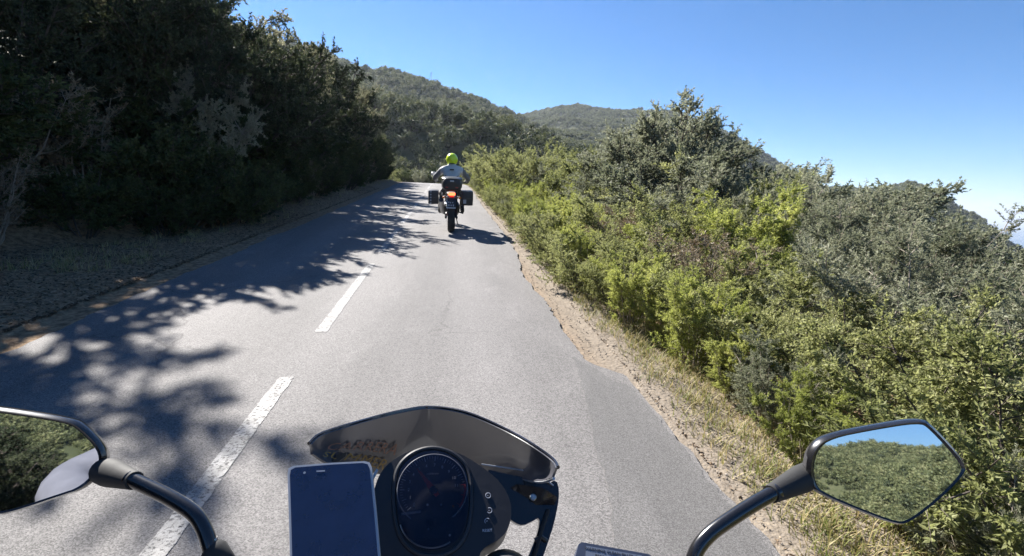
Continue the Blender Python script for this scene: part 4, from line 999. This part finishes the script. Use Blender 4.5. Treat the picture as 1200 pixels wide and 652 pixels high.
screen_text('lettering', 'SUMMER', .10, .36, .74, .95, .26, M['ochre'])
bm = NB(); slab(bm, [at(388, 541, .745), at(396, 533, .755), at(406, 530, .765), at(405, 535, .765), at(397, 541, .755)], elev(30), .004); own.part('screen_slot', bm, M['black'], ws)

# instrument pod
nD = elev(50); D0 = at(507, 590, .735); DP = lambda x, y, o=0: onp(x, y, D0, nD) + nD * o
dex, dey = Vector((1, 0, 0)), (Vector((0, 1, 0)) - nD * nD.y).normalized()
pod = [(436, 690), (434, 620), (437, 575), (448, 549), (468, 534), (490, 525.5), (506, 523), (524, 525.5), (546, 535), (566, 548), (584, 562), (597, 582), (600, 602), (596, 620), (585, 633), (568, 641), (560, 652), (562, 690)]
bm = NB(); slab(bm, smooth_poly([DP(*p) for p in pod], 2), nD, .055); pd = own.part('instrument_pod', bm, M['black'], bevel=.006)
oval = smooth_poly([DP(*p) for p in [(465, 573), (469, 551), (482, 537), (499, 530), (515, 530), (532, 537), (545, 551), (549, 573), (548, 600), (543, 624), (529, 641), (507, 647), (485, 641), (471, 624), (466, 600)]], 2)
cen = sum(oval, Vector()) / len(oval)
def closed_tube(bm, pts, r, flat=1.):
    k = len(pts); R_ = []
    for i in range(k):
        d = (pts[(i + 1) % k] - pts[i - 1]).normalized(); a = d.cross(nD).normalized(); R_.append([bm.verts.new(pts[i] + a * r * math.cos(q * math.pi / 4) + nD * r * flat * math.sin(q * math.pi / 4)) for q in range(8)])
    for i in range(k):
        for j in range(8): bm.faces.new((R_[i][j], R_[i][(j + 1) % 8], R_[(i + 1) % k][(j + 1) % 8], R_[(i + 1) % k][j]))
bm = NB(); closed_tube(bm, [cen + (p - cen) * 1.10 for p in oval], .0035, 1.0); own.part('bezel', bm, M['black'], pd)
bm = NB(); rD = (DP(507, 573) - DP(466, 573)).length; ring(bm, DP(507, 573, .003), nD, rD, .0009, 56, 1, R(-55), R(235), Vector((1, 0, 0))); own.part('bezel_ring', bm, M['silver'], pd)
bm = NB(); slab(bm, [p + nD * .0015 for p in oval], nD, .001); own.part('dial_face', bm, M['dial'], pd, smooth=False)
tc0 = (507, 574)
def dialp(ang, rad, o=.0022): return DP(tc0[0] + rad * math.sin(ang), tc0[1] - rad * math.cos(ang), o)
bm = NB(); bmr = NB()
for i in range(53):
    a = R(-130 + 250 * i / 52); big = i % 4 == 0; p0 = dialp(a, 33 if big else 35.5); p1 = dialp(a, 38.5); d = (p1 - p0); t_ = d.cross(nD).normalized() * (.00042 if big else .0002)
    b_ = bmr if i >= 44 else bm; b_.faces.new([b_.verts.new(q) for q in (p0 - t_, p1 - t_, p1 + t_, p0 + t_)])
own.part('tick_marks', bm, M['white'], pd, smooth=False); own.part('red_zone_ticks', bmr, M['redprint'], pd, smooth=False)
bm = NB()
for i in range(14):
    a, b = R(82 + 3 * i), R(85 + 3 * i); bm.faces.new([bm.verts.new(q) for q in (dialp(a, 39), dialp(a, 36.8), dialp(b, 36.8), dialp(b, 39))])
own.part('red_zone', bm, M['redprint'], pd, smooth=False)
for i in range(12):
    a = R(-130 + 250 * i * 4 / 44 * 11 / 13 * 1.0); text_part(own, 'numeral', str(i), dialp(R(-130 + 250 * i * 4 / 52), 28), dex, dey, .0062, M['white'], pd)
text_part(own, 'dial_text', 'x1000r/min', DP(507, 556, .0022), dex, dey, .0038, M['greyprint'], pd)
bm = NB(); slab(bm, [DP(478, 598, .0026), DP(536, 598, .0026), DP(532, 632, .0026), DP(482, 632, .0026)], nD, .0008); own.part('display_window', bm, mat('lcd_glass', (.035, .042, .05), .25), pd, smooth=False)
text_part(own, 'display_digits', '88', DP(505, 614, .003), dex, dey, .016, M['dial'], pd)
bm = NB(); p0 = DP(508, 576, .0055); p1 = DP(489, 551, .0055); d = (p1 - p0).normalized(); s_ = d.cross(nD)
slab(bm, [p0 - s_ * .003 - d * .010, p0 - s_ * .0045, p0 - s_ * .0034 + d * .014, p1 - s_ * .0006, p1 + s_ * .0006, p0 + s_ * .0034 + d * .014, p0 + s_ * .0045, p0 + s_ * .003 - d * .010], nD, .001); nd_ = own.part('needle', bm, mat('orange_red_needle', (.75, .06, .03), .45), pd, smooth=False)
bm = NB(); lathe(bm, DP(508, 576, .003), nD, [(0, .006), (.003, .0058), (.0042, .004)], 24); own.part('needle_hub', bm, M['black'], nd_)
for x, y, m_ in ((501, 592.5, 'white'), (502, 621, 'greyprint'), (527, 628, 'white'), (485, 594, 'greyprint'), (517, 592.5, 'greyprint'), (531, 594, 'amber')):
    bm = NB(); lathe(bm, DP(x, y, .0024), nD, [(0, .0016), (.0008, .0015)], 14); own.part('indicator_light', bm, M[m_], pd)
bm = NB(); slab(bm, [DP(470, 602, .003), DP(493, 599, .003), DP(493, 602, .003), DP(470, 605, .003)], nD, .0006); own.part('display_trim', bm, M['greyprint'], pd, smooth=False)
bm = NB(); ring(bm, DP(508, 600, .0035), nD, (DP(508, 600) - DP(508, 643)).length, .0012, 20, 1, R(-160), R(-60), Vector((1, 0, 0))); own.part('lower_arc', bm, M['steel'], pd)
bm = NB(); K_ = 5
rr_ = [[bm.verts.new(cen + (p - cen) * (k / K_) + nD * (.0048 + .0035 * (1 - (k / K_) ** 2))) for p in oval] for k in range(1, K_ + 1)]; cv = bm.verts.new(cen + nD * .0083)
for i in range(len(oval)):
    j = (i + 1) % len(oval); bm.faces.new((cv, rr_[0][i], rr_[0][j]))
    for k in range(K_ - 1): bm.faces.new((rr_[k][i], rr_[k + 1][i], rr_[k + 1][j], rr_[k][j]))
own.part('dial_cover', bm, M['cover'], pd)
for (x, y), (a0, a1) in (((572, 581), (0, 360)), ((573.5, 598.5), (-150, 120)), ((571, 611), (40, 230))):
    bm = NB(); ring(bm, DP(x, y, .0006), nD, .0036, .00055, 20, .6, R(a0), R(a1), Vector((1, 0, 0))); box(bm, DP(x - .5, y, .0006), .0022, .0010, .0006, Matrix.Rotation(R(40), 4, 'X')); own.part('button_symbol', bm, M['greyprint'], pd, smooth=False)
text_part(own, 'reset_print', 'RESET', DP(571, 622, .0004), dex, dey, .0052, M['white'], pd)
bm = NB(); slab(bm, [DP(434, 560, -.004), DP(441, 548, -.004), DP(443, 550, -.004), DP(436, 563, -.004)], nD, .003); own.part('pod_trim', bm, M['silver'], pd)
# fairing stay on the right of the pod
nB_ = elev(42); B0 = at(615, 590, .77); BP = lambda x, y, o=0: onp(x, y, B0, nB_) + nB_ * o
stay = [(566, 549), (592, 555), (620, 561), (642, 567), (652, 562), (655.5, 575), (654, 592), (649, 615), (641, 640), (632, 664), (613, 668), (624, 640), (631, 622), (632.5, 606), (624, 611), (613, 616.5), (603, 613), (594, 605), (586, 590)]
bm = NB(); slab(bm, smooth_poly([BP(*p) for p in stay], 1), nB_, .012); sy = own.part('fairing_stay', bm, M['blackgloss'], bevel=.0025)
bm = NB(); loft(bm, [[BP(598, 572, .001), BP(604, 569, .008), BP(612, 569, .006), BP(604, 576, .001)], [BP(620, 585, .001), BP(632, 574, .016), BP(640, 577, .013), BP(636, 590, .001)], [BP(628, 592, 0), BP(645, 582, .010), BP(652, 584, .008), BP(650, 592, 0)]]); own.part('rib', bm, M['blackgloss'], sy)
bm = NB(); lathe(bm, BP(624, 584, .006), nB_, [(0, .005), (.002, .005), (.003, .004), (.003, .0024), (.006, .002)], 20); own.part('bolt', bm, M['steel'], sy)
for a, b in (((636, 617), (634, 629)), ((631, 634), (628, 645))):
    bm = NB(); bm_tube(bm, [BP(*a, .001), BP(*b, .001)], .0012, 6); own.part('stay_slot', bm, M['silver'], sy)
bm = NB(); bm_tube(bm, [BP(626, 634, .004), BP(634, 630, .006), BP(640, 634, .002)], .0035, 8); own.part('cable_tie', bm, M['black'], sy)
bm = NB(); bm_tube(bm, catmull([BP(622, 662, .004), BP(629, 640, .006), BP(634, 622, .006), BP(642, 598, .004)], 5), [.003] * 16, 8); own.part('cable', bm, M['rubber'], sy)
bm = NB(); c_ = at(592, 676, .70); bmesh.ops.create_uvsphere(bm, u_segments=24, v_segments=16, radius=.038, matrix=Matrix.Translation(c_) @ Matrix.Diagonal((1, 1.1, .75, 1))); own.part('handlebar_clamp', bm, mat('grey_clamp', (.05, .05, .05), .45, noise=.2, nscale=30))

bm = NB(); bm_tube(bm, catmull([BP(564, 545, .004), BP(590, 549, .005), BP(615, 553, .005), BP(634, 560, .005), BP(648, 570, .004)], 5), [.0011] * 21, 6); own.part('upper_trim', bm, M['silver'], sy)
# mirrors
def mirror(side, outline, cpx, D, refl, stem, cone, joint):
    c = at(cpx[0], cpx[1], D); v = (c - CAM).normalized(); n = (Vector(refl).normalized() - v).normalized()
    pts = smooth_poly([onp(x, y, c, n) for x, y in outline], 2); c = sum(pts, Vector()) / len(pts)
    bm = NB(); secs = [[c + (p - c) * f - n * z for p in pts] for f, z in ((.90, -.0015), (.955, -.0035), (1.0, .001), (1.0, .010), (.93, .020), (.72, .030), (.35, .036))]
    loft(bm, secs); h = own.part('mirror_housing', bm, M['blackgloss'])
    ins = [c + (p - c) * .915 + n * .0028 for p in pts]; bm = NB(); slab(bm, ins, n, .0005); own.part('mirror_glass', bm, M['mirror'], h, smooth=False)
    bm = NB(); q = [at(*p) for p in cone]; bm_tube(bm, [q[0], q[0].lerp(q[1], .25), q[0].lerp(q[1], .35), q[1]], joint, 20); own.part('mirror_joint', bm, M['rubber'], h)
    S = catmull([at(*p) for p in stem], 6); bm = NB(); bm_tube(bm, S, [.0082] * len(S), 16); st = own.part('mirror_stem', bm, M['blackgloss']); return st
mirror(1, [(944, 548), (950, 524), (968, 510), (1020, 499.5), (1079, 490), (1092, 497), (1134, 543), (1132, 556), (1100, 588), (1063, 616), (1047, 615), (1000, 597), (960, 580), (948, 570)], (1040, 553), .60, (.30, -.95, .032),
       [(912, 575, .585), (888, 588, .58), (858, 607, .575), (832, 626, .57), (816, 646, .565), (808, 672, .56)], [(950, 556, .628), (903, 579.5, .583)], [.0150, .0158, .0150, .0098])
mirror(-1, [(126, 545), (124, 525), (100, 500), (84, 491), (0, 478), (-44, 474), (-62, 484), (-92, 530), (-90, 545), (-62, 580), (-20, 603), (0, 604), (20, 600), (70, 583), (104, 572)], (35, 540), .60, (-.135, -.98, -.01),
       [(150, 560, .585), (178, 573, .58), (205, 587, .575), (228, 603, .57), (240, 622, .565), (247, 644, .56), (250, 660, .56)], [(121, 552, .625), (158, 563.5, .583)], [.0150, .0158, .0150, .0100])
bm = NB(); bm_tube(bm, [at(246, 640, .562), at(250, 644, .562), at(258, 662, .56), at(262, 690, .56)], [.0095, .0135, .016, .017], 14); own.part('rubber_boot', bm, M['rubber'])
bm = NB(); q0, q1 = at(244.5, 634, .563), at(246.5, 639, .563); bm_tube(bm, [q0, q1], .0092, 16); own.part('stem_ring', bm, M['steel'])
# brake fluid reservoir on the right handlebar
nR = elev(62, 6); R0 = at(715, 655, .60); RP = lambda x, y, o=0: onp(x, y, R0, nR) + nR * o
bm = NB(); slab(bm, [RP(676, 646), RP(678, 638), RP(682, 635.5), RP(760, 649.5), RP(765, 653), RP(778, 700), RP(665, 690)], nR, .022); rv = own.part('brake_reservoir', bm, mat('blue_grey_cap', (.035, .045, .075), .35, noise=.2, nscale=40), bevel=.0015)
bm = NB(); slab(bm, [RP(687, 640, .0006), RP(752, 651.5, .0006), RP(762, 690, .0006), RP(684, 680, .0006)], nR, .0004); own.part('cap_label', bm, mat('cap_label_metal', (.16, .19, .25), .4, .4), rv, smooth=False)
e1 = (RP(752, 651.5) - RP(687, 640)); e2 = nR.cross(e1)
for k, s in enumerate(('WARNING CLEAN FILLER CAP', 'BEFORE REMOVING', 'USE ONLY DOT 4 FLUID')):
    text_part(own, 'cap_lettering', s, RP(719 + k * .6, 649 + 7 * k, .001), e1, e2, .0052, M['dial'], rv)
# what lies below the picture's lower edge: bars, tank, seat, forks, wheels (local coordinates)
off = .3
PO = lambda n, bm, m, **k: own.part(n, bm, m, local=True, **k)
Y = lambda y: y - off
bm = NB(); bm_tube(bm, catmull([(-.46, Y(.36), 1.06), (-.30, Y(.44), 1.08), (-.12, Y(.52), 1.03), (.12, Y(.52), 1.03), (.30, Y(.44), 1.08), (.46, Y(.36), 1.06)], 6), [.0115] * 31, 10); hb = PO('handlebar', bm, M['black'])
for s in (-1, 1):
    bm = NB(); bm_tube(bm, [(s * .335, Y(.425), 1.075), (s * .455, Y(.363), 1.06)], .0175, 14); own.part('grip', bm, M['rubber'], hb, local=True)
    bm = NB(); bm_tube(bm, catmull([(s * .27, Y(.49), 1.08), (s * .34, Y(.50), 1.075), (s * .46, Y(.44), 1.06)], 4), [.006] * 9, 8); own.part('lever', bm, M['steel'], hb, local=True)
bm = NB(); loft(bm, [ell(Y(-.33), .84, .10, .06), ell(Y(-.22), .90, .17, .12), ell(Y(0), .93, .21, .15), ell(Y(.2), .93, .19, .13), ell(Y(.36), .90, .09, .07)]); PO('fuel_tank', bm, M['blackgloss'])
bm = NB(); loft(bm, [ell(Y(-1.22), .90, .06, .04), ell(Y(-1.05), .87, .11, .07), ell(Y(-.85), .85, .13, .08), ell(Y(-.6), .80, .14, .08), ell(Y(-.32), .80, .10, .08)]); PO('seat', bm, M['rubber'])
bm = NB(); loft(bm, [ell(Y(-.35), .46, .14, .13), ell(Y(-.2), .5, .2, .2), ell(Y(.15), .5, .2, .2), ell(Y(.28), .52, .14, .14)]); PO('engine', bm, M['darkmetal'])
bm = NB()
for s in (-1, 1): bm_tube(bm, catmull([(s * .1, Y(-.42), .5), (s * .14, Y(-.2), .74), (s * .11, Y(.2), .88), (s * .03, Y(.5), .95)], 4), [.026] * 13, 8); bm_tube(bm, [(s * .12, Y(-.95), .32), (s * .1, Y(-.42), .42)], .028, 8)
PO('frame', bm, M['darkmetal'])
for s in (-1, 1): bm = NB(); bm_tube(bm, [(s * .1, Y(.52), 1.0), (s * .1, Y(.80), .30)], [.026, .024], 10); PO('fork_leg', bm, M['darkmetal'])
bm = NB(); loft(bm, [ell(Y(.62), .86, .10, .10, 0, 20, 2), ell(Y(.70), .86, .125, .125, 0, 20, 2), ell(Y(.80), .84, .115, .115, 0, 20, 2)]); hd = PO('headlight', bm, M['blackgloss'])
bm = NB(); lathe(bm, (0, Y(.798), .84), (0, 1, 0), [(0, .11), (.012, .095), (.018, .06), (.02, 0)], 24); own.part('lens', bm, M['silver'], hd, local=True)
wheel(own, 'front_wheel', (0, Y(.80), .30), .30, .12); wheel(own, 'rear_wheel', (0, Y(-.95), .31), .31, .17)
bm = NB(); bm_tube(bm, catmull([(.12, Y(.1), .35), (.17, Y(-.4), .33), (.2, Y(-.95), .42)], 5), [.022] * 5 + [.05] * 6, 14); PO('exhaust', bm, M['steel'])
for s in (-1, 1): bm = NB(); bm_tube(bm, [(s * .12, Y(-.4), .38), (s * .28, Y(-.4), .36)], .014, 8); PO('footpeg', bm, M['darkmetal'])

# phone
nP = elev(50, -2); P0 = at(390, 600, .56); PP = lambda x, y, o=0: onp(x, y, P0, nP) + nP * o
ph = Rig('smartphone', PP(391, 600)); ph.W = Matrix.Translation(ph.root.location); ph.I = ph.W.inverted()
tag(ph.root, 'dark-screened phone with thin silver rim clipped left of the instrument pod', 'phone')
def rr(c, f, o): return [PP(*p, o) for p in c]
oc = [(337, 556), (338, 549), (344, 546), (388, 542.5), (427, 540.5), (433, 542), (435.5, 547), (441, 600), (447, 668), (446, 686), (440, 690), (348, 692), (342, 688), (340.5, 680), (339, 620)]
bm = NB(); slab(bm, rr(oc, 1, 0), nP, .009); ph.part('case', bm, M['silver'], bevel=.0012)
cx_, cy_ = 391, 615
ic = [(cx_ + (x - cx_) * (1 - 2.6 / 50), cy_ + (y - cy_) * (1 - 2.4 / 75)) for x, y in oc]
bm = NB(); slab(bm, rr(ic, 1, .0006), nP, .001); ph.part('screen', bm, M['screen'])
bm = NB(); lathe(bm, PP(357, 554.5, .0008), nP, [(0, .0014), (.0003, .0013)], 12); ph.part('front_camera', bm, M['greyprint'])
bm = NB(); slab(bm, [PP(371, 552, .0009), PP(381, 551.5, .0009), PP(381, 553, .0009), PP(371, 553.5, .0009)], nP, .0002); ph.part('earpiece', bm, M['greyprint'])
bm = NB(); slab(bm, [PP(350, 580, -.0093), PP(430, 575, -.0093), PP(436, 640, -.0093), PP(350, 645, -.0093)], nP, .02); bm_tube(bm, [PP(392, 610, -.02), PP(392, 610, -.02) + Vector((.02, .03, -.10))], .012, 10); own.part('phone_holder', bm, M['black'], bevel=.002)

cB = dict(jacket=gl_mat('grey_textile_jacket', (.17, .17, .20)), trousers=gl_mat('dark_textile_trousers', (.04, .04, .045)), gloves=gl_mat('black_glove_leather', (.03, .03, .03), .5), helmet=mat('white_helmet_shell', (.7, .7, .7), .25, coat=.4))
o3 = lambda x, y, z: (x, y - .3, z - GRADE * .3 * 0)
poseB = dict(pelvis=o3(0, -.62, .94), waist=o3(0, -.56, 1.06), chest=o3(0, -.42, 1.24), neckbase=o3(0, -.33, 1.39), neck=o3(0, -.29, 1.46), head=o3(0, -.22, 1.59), shoulder=o3(.21, -.36, 1.35), elbow=o3(.53, -.12, 1.21),
             wrist=o3(.41, .29, 1.09), palm=o3(.405, .34, 1.085), grip=o3(.395, .394, 1.068), hip=o3(.12, -.55, .88), knee=o3(.25, -.12, .80), ankle=o3(.25, -.45, .42), toe=o3(.26, -.30, .38), gripback=-.45)
person('person', own.root.location, (SL, 0, 0), poseB, cB, 'rider with the camera, in a grey textile jacket, his sleeve showing in the left mirror')
# ------------------------------------------------------------------ thin summer haze
hm_ = bpy.data.materials.new('haze'); hm_.use_nodes = True; t = hm_.node_tree; t.nodes.clear()
o_ = t.nodes.new('ShaderNodeOutputMaterial'); v_ = t.nodes.new('ShaderNodeVolumePrincipled'); v_.inputs['Density'].default_value = .00015
v_.inputs['Color'].default_value = (.80, .88, 1, 1); v_.inputs['Anisotropy'].default_value = .3
t.links.new(v_.outputs[0], o_.inputs['Volume'])
bm = bmesh.new(); box(bm, (0, 0, 10), 62000, 62000, 400)
tag(bm_obj('haze', bm, hm_), kind='stuff')
